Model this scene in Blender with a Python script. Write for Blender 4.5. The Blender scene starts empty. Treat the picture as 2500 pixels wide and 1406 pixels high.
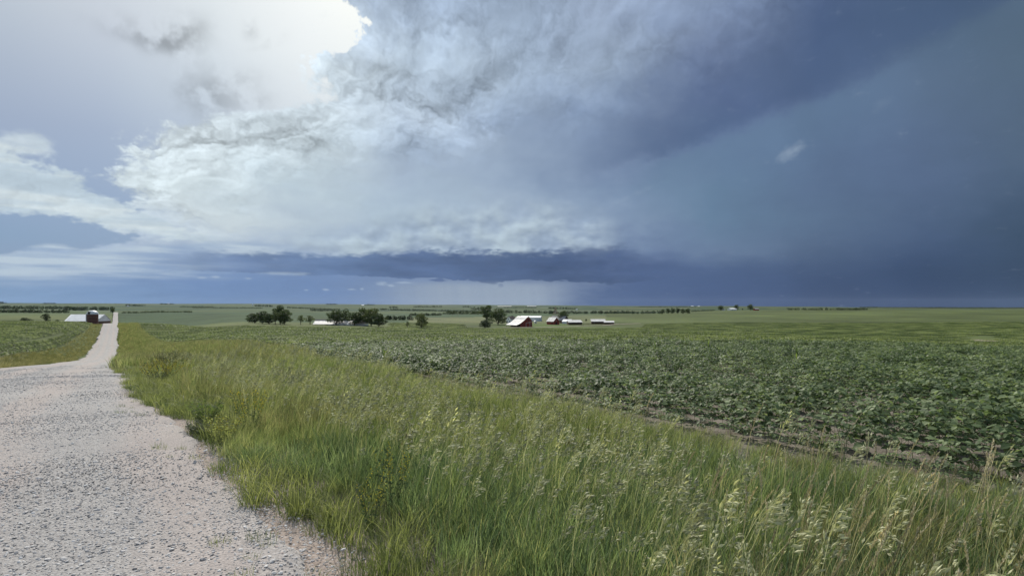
import bpy, bmesh, math, random
import numpy as np
from mathutils import Vector, Euler

random.seed(7)
RNG = np.random.default_rng(11)
R = math.radians
scene = bpy.context.scene

# ------------------------------------------------------------------ camera
FPX = 1400.0          # focal length in pixels of the 2500 px wide photograph
HOR = 745.0           # eye level line
EYE = 1.75
cam_d = bpy.data.cameras.new("camera")
cam_d.sensor_width = 36.0
cam_d.lens = 36.0 * FPX / 2500.0
cam_d.shift_y = (HOR - 703.0) / 2500.0
cam_d.clip_start = 0.05
cam_d.clip_end = 60000.0
cam = bpy.data.objects.new("camera", cam_d)
scene.collection.objects.link(cam)
cam.location = (0, 0, EYE)
cam.rotation_euler = (R(90), 0, 0)
scene.camera = cam

scene.view_settings.view_transform = 'Standard'
scene.view_settings.look = 'None'
scene.view_settings.exposure = 0.0
scene.view_settings.gamma = 1.0
scene.view_settings.use_curve_mapping = False
scene.cycles.use_denoising = True
scene.cycles.use_adaptive_sampling = True
scene.cycles.adaptive_threshold = 0.012
scene.cycles.adaptive_min_samples = 12
scene.cycles.max_bounces = 8
scene.cycles.transparent_max_bounces = 8
scene.cycles.volume_bounces = 0
scene.cycles.sample_clamp_indirect = 6.0

# ------------------------------------------------------------------ sun
SUN_AZ, SUN_EL = -17.0, 40.0
sun_dir = Vector((math.sin(R(SUN_AZ)) * math.cos(R(SUN_EL)), math.cos(R(SUN_AZ)) * math.cos(R(SUN_EL)), math.sin(R(SUN_EL))))
sl = bpy.data.lights.new("sun", 'SUN')
sl.energy = 4.9
sl.angle = R(2.0)
sl.color = (1.0, 0.935, 0.84)
sun = bpy.data.objects.new("sun", sl)
scene.collection.objects.link(sun)
sun.rotation_euler = sun_dir.to_track_quat('Z', 'Y').to_euler()
sun.location = (-50, 150, 130)


# ------------------------------------------------------------------ node helpers
class S:
    """a node socket with arithmetic"""
    def __init__(s, g, sock): s.g, s.k = g, sock
    def __add__(a, b): return a.g.m('ADD', a, b)
    __radd__ = __add__
    def __sub__(a, b): return a.g.m('SUBTRACT', a, b)
    def __rsub__(a, b): return a.g.m('SUBTRACT', b, a)
    def __mul__(a, b): return a.g.m('MULTIPLY', a, b)
    __rmul__ = __mul__
    def __truediv__(a, b): return a.g.m('DIVIDE', a, b)


class G:
    def __init__(s, tree):
        s.t = tree
        tree.nodes.clear()
    def n(s, kind, **kw):
        nd = s.t.nodes.new(kind)
        for k, v in kw.items(): setattr(nd, k, v)
        return nd
    def put(s, sock, v):
        if isinstance(v, S): s.t.links.new(v.k, sock)
        elif hasattr(v, 'is_output'): s.t.links.new(v, sock)
        elif v is not None:
            if isinstance(v, (tuple, list)) and len(v) == 3 and sock.type == 'RGBA': v = (*v, 1)
            sock.default_value = v
    def m(s, op, a, b=None, c=None, clamp=False):
        nd = s.n('ShaderNodeMath', operation=op, use_clamp=clamp)
        s.put(nd.inputs[0], a)
        if b is not None: s.put(nd.inputs[1], b)
        if c is not None: s.put(nd.inputs[2], c)
        return S(s, nd.outputs[0])
    def step(s, x, a, b, lo=0.0, hi=1.0):
        nd = s.n('ShaderNodeMapRange', interpolation_type='SMOOTHSTEP')
        for i, v in enumerate((x, a, b, lo, hi)): s.put(nd.inputs[i], v)
        return S(s, nd.outputs[0])
    def lin(s, x, a, b, lo=0.0, hi=1.0):
        nd = s.n('ShaderNodeMapRange', interpolation_type='LINEAR')
        for i, v in enumerate((x, a, b, lo, hi)): s.put(nd.inputs[i], v)
        return S(s, nd.outputs[0])
    def vec(s, x, y, z=0.0):
        nd = s.n('ShaderNodeCombineXYZ')
        for i, v in enumerate((x, y, z)): s.put(nd.inputs[i], v)
        return S(s, nd.outputs[0])
    def sep(s, v):
        nd = s.n('ShaderNodeSeparateXYZ'); s.put(nd.inputs[0], v)
        return [S(s, o) for o in nd.outputs]
    def noise(s, v, scale=1.0, detail=4.0, rough=0.55, dist=0.0, dim='3D', lac=2.0, color=False):
        nd = s.n('ShaderNodeTexNoise', noise_dimensions=dim)
        s.put(nd.inputs['Vector'], v)
        for k, q in (('Scale', scale), ('Detail', detail), ('Roughness', rough), ('Distortion', dist), ('Lacunarity', lac)): s.put(nd.inputs[k], q)
        return S(s, nd.outputs['Color' if color else 'Fac'])
    def mix(s, f, a, b, blend='MIX'):
        nd = s.n('ShaderNodeMix', data_type='RGBA', blend_type=blend, clamp_factor=True)
        s.put(nd.inputs['Factor'], f)
        s.put([i for i in nd.inputs if i.name == 'A' and i.type == 'RGBA'][0], a)
        s.put([i for i in nd.inputs if i.name == 'B' and i.type == 'RGBA'][0], b)
        return S(s, [o for o in nd.outputs if o.type == 'RGBA'][0])
    def ramp(s, f, stops, interp='LINEAR'):
        nd = s.n('ShaderNodeValToRGB'); cr = nd.color_ramp; cr.interpolation = interp
        while len(cr.elements) < len(stops): cr.elements.new(0.5)
        for e, (p, c) in zip(cr.elements, stops):
            e.position = p; e.color = (*c, 1) if len(c) == 3 else c
        s.put(nd.inputs[0], f)
        return S(s, nd.outputs[0])
    def curve(s, x, pts, lo, hi, vlo, vhi):
        """piecewise smooth function given by points (x, value)"""
        nd = s.n('ShaderNodeFloatCurve')
        c = nd.mapping.curves[0]
        pts = sorted(pts)
        P = [((p - lo) / (hi - lo), (v - vlo) / (vhi - vlo)) for p, v in pts]
        while len(c.points) < len(P): c.points.new(0.5, 0.5)
        for cp, (a, b) in zip(c.points, P):
            cp.location = (a, b); cp.handle_type = 'AUTO_CLAMPED'
        nd.mapping.extend = 'HORIZONTAL'
        nd.mapping.update()
        s.put(nd.inputs['Value'], s.lin(x, lo, hi))
        return S(s, nd.outputs[0]) * (vhi - vlo) + vlo


def lin1(c):
    c = c / 255.0
    return c / 12.92 if c <= 0.04045 else ((c + 0.055) / 1.055) ** 2.4
def rgb(*c): return tuple(lin1(v) for v in c)
def px_az(x): return math.degrees(math.atan((x - 1250) / FPX))
def px_el(x, y): return math.degrees(math.atan((HOR - y) / FPX * math.cos(math.atan((x - 1250) / FPX))))

# ------------------------------------------------------------------ sky: clear air, thin veil and storm clouds by direction
def build_world():
    w = bpy.data.worlds.new("World"); w.use_nodes = True
    g = G(w.node_tree)
    tc = g.n('ShaderNodeTexCoord')
    dx, dy, dz = g.sep(tc.outputs['Generated'])
    az = g.m('ARCTAN2', dx, dy) * 57.29578
    el = g.m('ARCSINE', g.m('MINIMUM', g.m('MAXIMUM', dz, -1.0), 1.0)) * 57.29578
    elp = g.m('MAXIMUM', el, 0.0)
    # cloud-plane like coordinate: compressed near the horizon
    v = g.m('LOGARITHM', elp + 8.0, 2.718282) * 28.0
    P = g.vec(az, v, 0.0)

    def fb(sx, sy, seed, detail=7.0, rough=0.55, dist=0.0, shift=(0, 0)):
        return g.noise(g.vec(az * sx + (shift[0] * sx + seed * 1.7), v * sy + (shift[1] * sy + seed * .6)), 1.0, detail, rough, dist, '2D')

    # gentle warp of the direction, so that every soft border gets a cloud-like line
    w1 = fb(.10, .13, 3.1, 3) - 0.5
    w2 = fb(.10, .13, 8.7, 3) - 0.5
    f1 = fb(.42, .5, 21.3, 4, .6) - 0.5
    f2 = fb(.42, .5, 31.9, 4, .6) - 0.5
    low = g.step(el, 1.0, 9.0, 0.12, 1.0)          # less up-and-down near the horizon
    calm = g.step(az, 12.0, 30.0, 1.0, 0.45)
    waz = az + (w1 * 9.0 + f1 * 3.5) * calm
    wel = elp + (w2 * 6.0 + f2 * 3.0) * low * calm

    XS = [0, 250, 500, 750, 1000, 1250, 1500, 1750, 2000, 2250, 2500]
    def table(rows):
        ys = sorted(rows)
        grid = np.array([[rgb(*c) for c in rows[y]] for y in ys])
        def at(x, y):
            x = min(max(x, 0), 2500); y = min(max(y, ys[0]), ys[-1])
            j = min(max(np.searchsorted(ys, y) - 1, 0), len(ys) - 2); i = min(int(x / 250), 9)
            a = (x - XS[i]) / 250.0; b = (y - ys[j]) / (ys[j + 1] - ys[j])
            return (grid[j, i] * (1 - a) + grid[j, i + 1] * a) * (1 - b) + (grid[j + 1, i] * (1 - a) + grid[j + 1, i + 1] * a) * b
        return at
    BACK = table({
        -500: [(214, 221, 234), (222, 228, 240), (240, 243, 250), (255, 255, 255), (255, 255, 255)] + [(225, 232, 245)] * 6,
        0: [(190, 198, 216), (203, 209, 226), (219, 225, 238), (240, 243, 252), (255, 255, 255)] + [(230, 235, 245)] * 6,
        100: [(177, 187, 210), (194, 201, 222), (213, 221, 236), (236, 240, 250), (250, 252, 255)] + [(220, 226, 240)] * 6,
        200: [(164, 176, 205), (178, 189, 214), (200, 210, 228), (226, 231, 243), (236, 240, 248)] + [(200, 210, 228)] * 6,
        300: [(154, 168, 201), (160, 174, 206), (182, 194, 219), (214, 221, 236), (222, 228, 240)] + [(190, 200, 220)] * 6,
        400: [(146, 164, 201), (150, 168, 204), (166, 183, 212), (192, 206, 225), (200, 212, 228)] + [(180, 192, 215)] * 6,
        500: [(134, 158, 200), (138, 160, 201), (148, 168, 205), (160, 180, 210), (160, 180, 210)] + [(160, 176, 205)] * 6,
        560: [(122, 153, 196), (126, 155, 198), (134, 160, 200), (145, 168, 204), (145, 168, 204)] + [(140, 160, 196)] * 6,
        640: [(123, 150, 194), (122, 148, 193), (115, 142, 188), (110, 136, 183), (110, 134, 180)] + [(100, 120, 165)] * 6,
        700: [(119, 146, 190), (115, 143, 188), (107, 134, 183), (108, 132, 181), (120, 140, 180)] + [(100, 118, 158)] * 6,
        745: [(130, 157, 196), (122, 149, 191), (116, 142, 186), (113, 137, 181), (128, 146, 180)] + [(90, 108, 150)] * 6})
    CLD = table({
        -500: [(205, 213, 228), (205, 213, 228), (205, 213, 228), (200, 210, 226), (190, 202, 222), (172, 186, 210), (150, 165, 192), (118, 133, 165), (98, 115, 148), (92, 110, 140), (95, 113, 140)],
        0: [(190, 200, 216), (190, 200, 216), (190, 200, 216), (176, 188, 210), (160, 175, 203), (151, 166, 194), (158, 172, 202), (136, 152, 186), (85, 102, 140), (77, 97, 126), (90, 110, 137)],
        100: [(200, 210, 224), (205, 212, 226), (206, 215, 228), (206, 216, 230), (181, 194, 214), (165, 180, 206), (159, 174, 202), (120, 134, 168), (78, 96, 133), (84, 103, 134), (91, 111, 136)],
        200: [(204, 213, 226), (206, 214, 228), (206, 215, 228), (202, 213, 229), (179, 193, 215), (159, 174, 200), (149, 164, 192), (106, 122, 158), (86, 104, 141), (92, 110, 140), (88, 106, 131)],
        300: [(206, 215, 227), (208, 217, 229), (206, 215, 229), (201, 211, 225), (180, 192, 213), (151, 167, 197), (124, 141, 175), (93, 109, 151), (94, 113, 149), (90, 108, 140), (86, 104, 130)],
        400: [(200, 211, 224), (210, 220, 232), (212, 222, 233), (196, 208, 223), (166, 181, 207), (150, 166, 195), (120, 138, 173), (103, 126, 160), (95, 115, 150), (88, 106, 140), (83, 101, 128)],
        500: [(200, 211, 225), (206, 216, 229), (210, 220, 231), (191, 205, 221), (176, 192, 214), (160, 176, 203), (125, 145, 178), (104, 129, 160), (95, 115, 147), (84, 102, 134), (70, 88, 116)],
        560: [(190, 203, 222), (196, 207, 225), (205, 214, 227), (181, 194, 214), (172, 188, 209), (165, 180, 205), (132, 150, 182), (105, 129, 160), (92, 112, 144), (76, 94, 127), (66, 84, 110)],
        610: [(175, 190, 214), (178, 192, 216), (172, 186, 212), (166, 181, 208), (165, 180, 205), (158, 173, 199), (112, 130, 168), (107, 126, 159), (87, 105, 138), (70, 88, 122), (62, 80, 107)],
        650: [(150, 168, 201), (142, 162, 199), (132, 153, 194), (122, 145, 188), (116, 136, 180), (108, 126, 168), (88, 106, 148), (84, 103, 142), (76, 94, 129), (63, 81, 115), (60, 77, 105)],
        690: [(132, 157, 196), (128, 153, 194), (116, 142, 188), (114, 138, 183), (124, 143, 180), (136, 151, 180), (84, 103, 145), (78, 97, 137), (69, 87, 124), (59, 77, 111), (58, 75, 103)],
        745: [(128, 155, 195), (121, 148, 190), (115, 141, 185), (113, 136, 180), (129, 146, 180), (132, 147, 176), (82, 102, 143), (71, 90, 132), (63, 81, 119), (58, 76, 112), (59, 77, 109)]})

    ELS = [0.0, 1.0, 2.2, 3.6, 5.2, 7.5, 10.5, 14.0, 18.0, 22.5, 27.5, 34.0, 46.0, 75.0]
    AZS = [-170, -110, -70] + [px_az(x) for x in range(0, 2501, 125)] + [60, 90, 130, 170]
    def field(tab, azs, els, back_tone, zen):
        rows = []
        for E in ELS:
            st = []
            for A in AZS:
                a = min(max(A, -42.0), 42.0)
                x = 1250 + FPX * math.tan(R(a)); y = HOR - FPX * math.tan(R(min(E, 40))) / math.cos(R(a))
                c = np.array(tab(x, y))
                k = min(max((abs(A) - 60) / 100.0, 0), 1)          # behind the viewer: plain grey-blue cloud
                c = c * (1 - k) + np.array(back_tone) * k
                kz = min(max((E - 30) / 45.0, 0), 1) * .8
                c = c * (1 - kz) + np.array(zen) * kz
                st.append(((A + 180) / 360.0, tuple(c)))
            rows.append(g.ramp((azs + 180.0) / 360.0, st, 'LINEAR'))
        out = rows[0]
        for i in range(1, len(ELS)):
            out = g.mix(g.lin(els, ELS[i - 1], ELS[i]), out, rows[i])
        return out
    back = field(BACK, az, elp, rgb(165, 180, 208), rgb(205, 214, 230))
    cld = field(CLD, waz, wel, rgb(150, 165, 195), rgb(165, 178, 203))

    sky = g.n('ShaderNodeTexSky', sky_type='NISHITA', sun_disc=False)
    sky.sun_elevation = R(SUN_EL); sky.sun_rotation = R(SUN_AZ); sky.air_density = 1.0; sky.dust_density = 2.0
    clear = g.mix(1.0, S(g, sky.outputs[0]), (0.075, 0.075, 0.075), 'MULTIPLY')
    col = g.mix(0.15, back, clear)

    def shade(c, k):      # brighten or darken by a factor 1+k
        f = k + 1.0
        return g.mix(1.0, c, g.vec(f, f, f), 'MULTIPLY')

    # small grey scraps in the thin veil on the left
    dark = None
    for (x, y, sx, sy, a, rot) in ((372, 104, 3.0, .95, .34, 6), (455, 80, 1.9, 1.2, .34, -14), (505, 236, 1.9, 1.6, .30, 0), (610, 240, 1.5, .9, .16, 0), (618, 66, .6, .7, .16, 0), (665, 102, 1.3, .35, .12, -28), (585, 195, 2.0, .7, .12, -20)):
        A0, E0 = px_az(x), px_el(x, y)
        ca, sa = math.cos(R(rot)), math.sin(R(rot))
        ua, ue = waz * .35 + az * .65 - A0, wel * .35 + el * .65 - E0
        q = g.m('POWER', (ua * ca - ue * sa) / sx, 2.0) + g.m('POWER', (ua * sa + ue * ca) / sy, 2.0)
        d = g.m('EXPONENT', q * -1.0) * a
        dark = d if dark is None else dark + d
    tear = g.step(fb(.5, .5, 51.0, 4, .55), .3, .62)
    col = shade(col, dark * tear * -1.15)

    n_big = fb(.15, .19, 5.5, 5, .5, .3)
    def puffs(sx, sy, seed, shift=(0, 0), detail=3.0):       # rounded heads with creases between them, like cauliflower
        nd = g.n('ShaderNodeTexVoronoi', voronoi_dimensions='2D', feature='F1', distance='EUCLIDEAN', normalize=True)
        g.put(nd.inputs['Vector'], g.vec(az * sx + w1 * 1.1 + f1 * .55 + (shift[0] * sx + seed), v * sy + w2 * 1.1 + f2 * .55 + (shift[1] * sy + seed)))
        for k, q in (('Scale', 1.0), ('Detail', detail), ('Roughness', .46), ('Lacunarity', 2.3)): nd.inputs[k].default_value = q
        d = S(g, nd.outputs['Distance'])
        return 1.0 - d * d * 1.6
    n_mid = fb(.42, .45, 14.2, 5, .54, .3)
    # light from the sun side: difference of the cloud noise over a short step towards the sun
    n_bs = fb(.15, .19, 5.5, 5, .5, .3, (-0.5, 0.95))
    p1 = puffs(.17, .19, 4.4)
    p2 = puffs(.17, .19, 4.4, (-.30, .5))
    n_ms = fb(.42, .45, 14.2, 5, .54, .3, (-.20, .36))
    relief = (n_big - n_bs) * .45 + (p1 - p2) * 1.5 + (n_mid - n_ms) * .3
    edge_n = (n_mid - 0.5) * 2.0 + (fb(1.3, 1.5, 77.0, 5, .6) - .5) * 1.3

    # how strongly the relief shows, by direction: strong in the lit towers, weak in the rain and the smooth middle
    lim = g.curve(az, [(px_az(x), px_el(x, y)) for x, y in ((-400, 620), (100, 600), (300, 545), (500, 480), (750, 405), (900, 372), (1250, 330), (1500, 262), (1750, 175), (2000, 40), (2300, -200))], -60.0, 45.0, -2, 45)
    amp = g.step(el - lim + (n_big - .5) * 8.0, -3.0, 3.0, .10, 1.0) * g.step(az, -12.0, 8.0, 1.0, .5)
    body = shade(cld, relief * amp + (n_big - .5) * amp * g.step(az, -20.0, -6.0, .45, .95) + (p1 - .8) * amp * .75 + (n_mid - .5) * amp * .16)

    # ---- main storm cloud: its left border runs as azimuth over elevation
    B = [(-600, 620), (-200, 760), (0, 850), (28, 880), (44, 905), (56, 930), (70, 914), (100, 902), (116, 868), (128, 812), (142, 782), (185, 776), (235, 795), (252, 760), (272, 660), (288, 520), (300, 420), (315, 360),
         (340, 330), (372, 318), (395, 330), (420, 300), (455, 286), (485, 310), (505, 350), (522, 370), (536, 300), (556, 280), (580, 330), (600, 230), (616, 60), (640, -160), (745, -300)]
    pts = [(px_el(x, y), px_az(x)) for y, x in B]
    azb = g.curve(elp, pts, -1.0, 46.0, -75.0, 5.0)
    soft = g.step(elp, 19.0, 24.0, 1.5, 0.6)
    d_main = az - azb + edge_n * 2.3 + (p1 - .8) * 8.0
    m_main = g.step(d_main, soft * -.5, soft * 1.0)
    rim = g.step(d_main, 3.2, 0.0) * g.step(elp, 17.0, 22.0)
    body = shade(body, rim * .16 * g.step(n_mid, .3, .7))
    col = g.mix(m_main, col, body)

    # ---- bank of layered cloud on the left
    def band(top, bot, lo_soft, hi_soft, jag, seed_n, x0=-75.0, x1=60.0):
        t = g.curve(az, [(px_az(x), px_el(x, y)) for x, y in top], x0, x1, -2, 40)
        b = g.curve(az, [(px_az(x), px_el(x, y)) for x, y in bot], x0, x1, -2, 40)
        return g.step(t - el + seed_n * jag, -hi_soft * .5, hi_soft) * g.step(el - b + seed_n * jag * .5, -lo_soft * .5, lo_soft)
    streak = fb(.08, .45, 41.0, 5, .52)
    streak_n = (streak - .5) * 2.0
    bank_c = g.mix(g.step(streak, .36, .66), rgb(190, 204, 222), rgb(212, 221, 232))
    bank_c = shade(bank_c, relief * .45)
    m = band([(-900, 190), (-300, 300), (0, 352), (60, 372), (120, 402), (200, 438), (245, 468), (300, 497), (400, 542), (480, 556), (560, 560)],
             [(-900, 470), (-300, 505), (0, 516), (100, 523), (200, 543), (350, 573), (450, 596), (560, 600)], .35, .6, 1.3, edge_n)
    m = m * g.step(az, px_az(600), px_az(430))
    hole = g.step(streak_n * .6 + edge_n * .45, .22, .55) * g.step(az, px_az(60), px_az(250))
    col = g.mix(m * (1.0 - hole * .85), col, bank_c)
    # tuft above the bank
    m = g.m('EXPONENT', (g.m('POWER', (az - px_az(55)) / 2.3, 2.0) + g.m('POWER', (el - px_el(55, 352)) / 1.15, 2.0)) * -1.0)
    col = g.mix(g.step(m + edge_n * .30, .35, .85) * .7, col, shade(bank_c, .02))
    # low streaks under the blue gap
    low_c = g.mix(g.step(streak, .34, .66), rgb(140, 162, 200), rgb(190, 203, 222))
    m = band([(-900, 590), (0, 622), (60, 604), (130, 596), (200, 608), (270, 603), (340, 600), (500, 590), (700, 590)],
             [(-900, 690), (0, 690), (300, 688), (500, 680), (620, 672), (760, 668)], 1.0, .35, .3, edge_n * .6 + streak_n * .4)
    m = m * g.step(az, px_az(820), px_az(560))
    col = g.mix(m * (g.step(streak, .3, .55) * .6 + .3), col, low_c)

    # ---- diagonal dark band over the rain curtain
    edge = g.curve(az, [(px_az(x), px_el(x, y)) for x, y in ((1300, 455), (1420, 432), (1520, 408), (1640, 384), (1700, 354), (1830, 300), (2000, 226), (2200, 136), (2350, 62), (2500, -12), (2900, -220))], -10.0, 60.0, -2, 60)
    de = el - edge + edge_n * .55 + (n_big - .5) * 1.6
    m = g.step(de, -.55, 1.0) * g.step(de, 11.0, 1.0) * g.step(az, px_az(1330), px_az(1640))
    col = g.mix(m * .5, col, rgb(74, 93, 131))
    below = g.step(de, .3, -1.0) * g.step(de, -8.0, -1.5) * g.step(az, px_az(1480), px_az(1680)) * g.step(az, px_az(2480), px_az(1950))
    col = g.mix(below * .45, col, rgb(106, 131, 161))

    # ---- shelf: bright bank, dark flat base, ragged lower rim, rain below
    lump = fb(.26, .26, 61.0, 5, .5)
    lump_s = fb(.26, .26, 61.0, 5, .5, 0.0, (-.3, .9))
    m = band([(560, 575), (760, 560), (900, 535), (1040, 508), (1250, 500), (1400, 512), (1480, 520), (1520, 545)],
             [(560, 622), (800, 622), (1480, 620), (1520, 600)], .5, 2.2, 1.3, (lump - .5) * 2.0, -40.0, 20.0)
    m = m * g.step(az, px_az(1540), px_az(1420)) * g.step(az, px_az(520), px_az(900))
    bright = g.mix(g.step(lump, .32, .68), rgb(156, 172, 200), rgb(180, 194, 211))
    bright = shade(bright, (lump - lump_s) * .9)
    col = g.mix(m * .85, col, bright)

    rag = (fb(.9, 1.4, 91.0, 5, .6) - .5) * 2.0
    base_c = g.ramp(g.lin(az, -34.0, 24.0), [((px_az(x) + 34) / 58.0, rgb(*c)) for x, c in ((330, (142, 161, 196)), (600, (112, 133, 174)), (800, (103, 125, 166)), (1000, (91, 111, 152)), (1250, (80, 99, 138)), (1500, (71, 89, 128)), (1760, (82, 101, 138)))])
    base_c = shade(base_c, (fb(.17, .30, 71.0, 5, .52) - .5) * .75)
    m = band([(250, 622), (400, 616), (700, 618), (850, 622), (1000, 613), (1250, 612), (1400, 609), (1450, 606), (1500, 600), (1545, 608), (1600, 628), (1680, 640), (1800, 650)],
             [(250, 650), (450, 660), (600, 668), (800, 674), (1000, 679), (1060, 681), (1130, 685), (1200, 692), (1280, 684), (1400, 689), (1520, 693), (1640, 678), (1800, 655)], .12, .5, .62, rag * .8 + (n_mid - .5) * 2.2, -40.0, 24.0)
    m = m * g.step(az, px_az(230), px_az(620)) * g.step(az + (n_big - .5) * 10.0 + (n_mid - .5) * 6.0, px_az(1790), px_az(1330))
    col = g.mix(m * .93, col, base_c)
    # scud hanging from the base
    for (x, y, sx, sy) in ((1222, 697, .35, .30), (1070, 684, 1.0, .2)):
        q = g.m('POWER', (az - px_az(x)) / sx, 2.0) + g.m('POWER', (el - px_el(x, y)) / sy, 2.0)
        col = g.mix(g.step(g.m('EXPONENT', q * -1.0) + rag * .35, .35, .8) * .8, col, rgb(88, 108, 152))
    # pale rain shaft under the base
    shaft = g.step(az, px_az(860), px_az(1120)) * g.step(az, px_az(1420), px_az(1290)) * g.step(el, px_el(1200, 682), px_el(1200, 705))
    shaft_n = g.noise(g.vec(az * .8 + el * .12, el * .05, 3.0), 1.0, 4.0, .5)
    col = g.mix(shaft * (shaft_n * .7 + .4), col, rgb(154, 166, 188))
    # small white cumulus near the horizon
    puff = None
    for (x, y, sx, sy) in ((492, 678, .55, .13), (524, 676, .55, .18), (606, 680, .5, .14), (748, 708, .30, .1), (795, 707, .45, .14), (858, 706, .6, .14), (884, 705, .3, .18), (930, 692, .8, .28), (955, 697, .5, .2), (985, 690, 1.2, .16), (700, 668, 3.0, .25)):
        q = g.m('POWER', (az - px_az(x)) / sx, 2.0) + g.m('POWER', (el - px_el(x, y)) / sy, 2.0)
        d = g.m('EXPONENT', q * -1.0)
        puff = d if puff is None else g.m('MAXIMUM', puff, d)
    col = g.mix(g.step(puff + rag * .45, .40, 1.05) * .42, col, rgb(180, 194, 216))
    # pale scraps in front of the dark curtain
    wisp = None
    for (x, y, sx, sy, rot, a) in ((1928, 375, 1.35, .6, -24, .95), (2150, 257, 1.0, .5, -35, .16), (1560, 470, 2.8, .3, -22, .2)):
        A0, E0 = px_az(x), px_el(x, y); ca, sa = math.cos(R(-rot)), math.sin(R(-rot))
        ua, ue = az - A0, el - E0
        q = g.m('POWER', (ua * ca + ue * sa) / sx, 2.0) + g.m('POWER', (ue * ca - ua * sa) / sy, 2.0)
        d = g.step(g.m('EXPONENT', q * -1.0) + rag * .75 + (n_mid - .5) * .8, .2, 1.35) * a
        wisp = d if wisp is None else g.m('MAXIMUM', wisp, d)
    col = g.mix(wisp * .5, col, rgb(165, 178, 200))

    # uneven rain on the right
    rain = g.noise(g.vec(az * .085 + el * .035, el * .03 - az * .01, 0.0), 1.0, 3.0, .5, 0.0, '2D')
    col = shade(col, (rain - .5) * g.step(az, 8.0, 22.0, 0.0, .34))
    col = g.mix(1.0, col, (0.965, 1.0, 0.945), 'MULTIPLY')
    w.cycles.sampling_method = 'NONE'      # even, wide light: no map needed
    bg = g.n('ShaderNodeBackground'); g.put(bg.inputs['Color'], col); bg.inputs['Strength'].default_value = 1.0
    out = g.n('ShaderNodeOutputWorld'); g.t.links.new(bg.outputs[0], out.inputs[0])
    scene.world = w
build_world()

# ------------------------------------------------------------------ object helpers
C = scene.collection
def mesh_np(name, verts, faces=None, tris=None, smooth=False):
    me = bpy.data.meshes.new(name)
    verts = np.asarray(verts, dtype=np.float32).reshape(-1, 3)
    if tris is not None:
        f = np.asarray(tris, dtype=np.int32); k = f.shape[1]
        me.vertices.add(len(verts)); me.vertices.foreach_set('co', verts.ravel())
        me.loops.add(f.size); me.loops.foreach_set('vertex_index', f.ravel())
        me.polygons.add(len(f)); me.polygons.foreach_set('loop_start', np.arange(0, f.size, k, dtype=np.int32))
        if smooth: me.polygons.foreach_set('use_smooth', np.ones(len(f), dtype=bool))
        me.update(calc_edges=True)
    else:
        me.from_pydata([tuple(map(float, p)) for p in verts], [], [tuple(int(i) for i in q) for q in faces])
        if smooth: me.polygons.foreach_set('use_smooth', np.ones(len(me.polygons), dtype=bool))
        me.update()
    return me
def obj(name, me, mat=None, parent=None, link=True):
    o = bpy.data.objects.new(name, me)
    if link: C.objects.link(o)
    if mat is not None and me is not None and not me.materials: me.materials.append(mat)
    if parent is not None: o.parent = parent
    return o
def empty(name, loc=(0, 0, 0), rz=0.0):
    o = bpy.data.objects.new(name, None); C.objects.link(o)
    o.location = loc; o.rotation_euler = (0, 0, rz); o.empty_display_size = 0.5
    return o
def tag(o, label, cat, group=None, kind=None):
    o['label'] = label; o['category'] = cat
    if group: o['group'] = group
    if kind: o['kind'] = kind
    return o
def attr(me, name, vals, typ='FLOAT'):
    a = me.attributes.new(name, typ, 'POINT')
    a.data.foreach_set('value' if typ in ('FLOAT', 'INT') else 'vector', np.asarray(vals, dtype=np.int32 if typ == 'INT' else np.float32).ravel())

class MB:
    """collects boxes, prisms and tubes into one mesh"""
    def __init__(s): s.v, s.f = [], []
    def add(s, v, f):
        b = len(s.v); s.v += [tuple(p) for p in v]; s.f += [tuple(i + b for i in q) for q in f]; return s
    def box(s, x0, x1, y0, y1, z0, z1):
        v = [(x, y, z) for z in (z0, z1) for y in (y0, y1) for x in (x0, x1)]
        return s.add(v, [(0, 2, 3, 1), (4, 5, 7, 6), (0, 1, 5, 4), (2, 6, 7, 3), (0, 4, 6, 2), (1, 3, 7, 5)])
    def prism(s, poly, y0, y1):
        """poly in the x-z plane, extruded along y"""
        n = len(poly)
        v = [(x, y0, z) for x, z in poly] + [(x, y1, z) for x, z in poly]
        return s.add(v, [tuple(range(n)), tuple(range(2 * n - 1, n - 1, -1))] + [(i, i + n, (i + 1) % n + n, (i + 1) % n) for i in range(n)])
    def tube(s, p0, p1, r0, r1=None, n=6):
        r1 = r0 if r1 is None else r1
        p0, p1 = Vector(p0), Vector(p1); d = (p1 - p0).normalized()
        a = d.orthogonal().normalized(); b = d.cross(a)
        v = []
        for p, r in ((p0, r0), (p1, r1)):
            for i in range(n):
                t = 2 * math.pi * i / n; v.append(p + (a * math.cos(t) + b * math.sin(t)) * r)
        return s.add(v, [(i, (i + 1) % n, n + (i + 1) % n, n + i) for i in range(n)] + [tuple(range(n - 1, -1, -1)), tuple(range(n, 2 * n))])
    def mesh(s, name, smooth=False): return mesh_np(name, s.v, s.f, smooth=smooth)
    def build(s, name, mat, parent=None, smooth=False): return obj(name, s.mesh(name, smooth), mat, parent)

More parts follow.
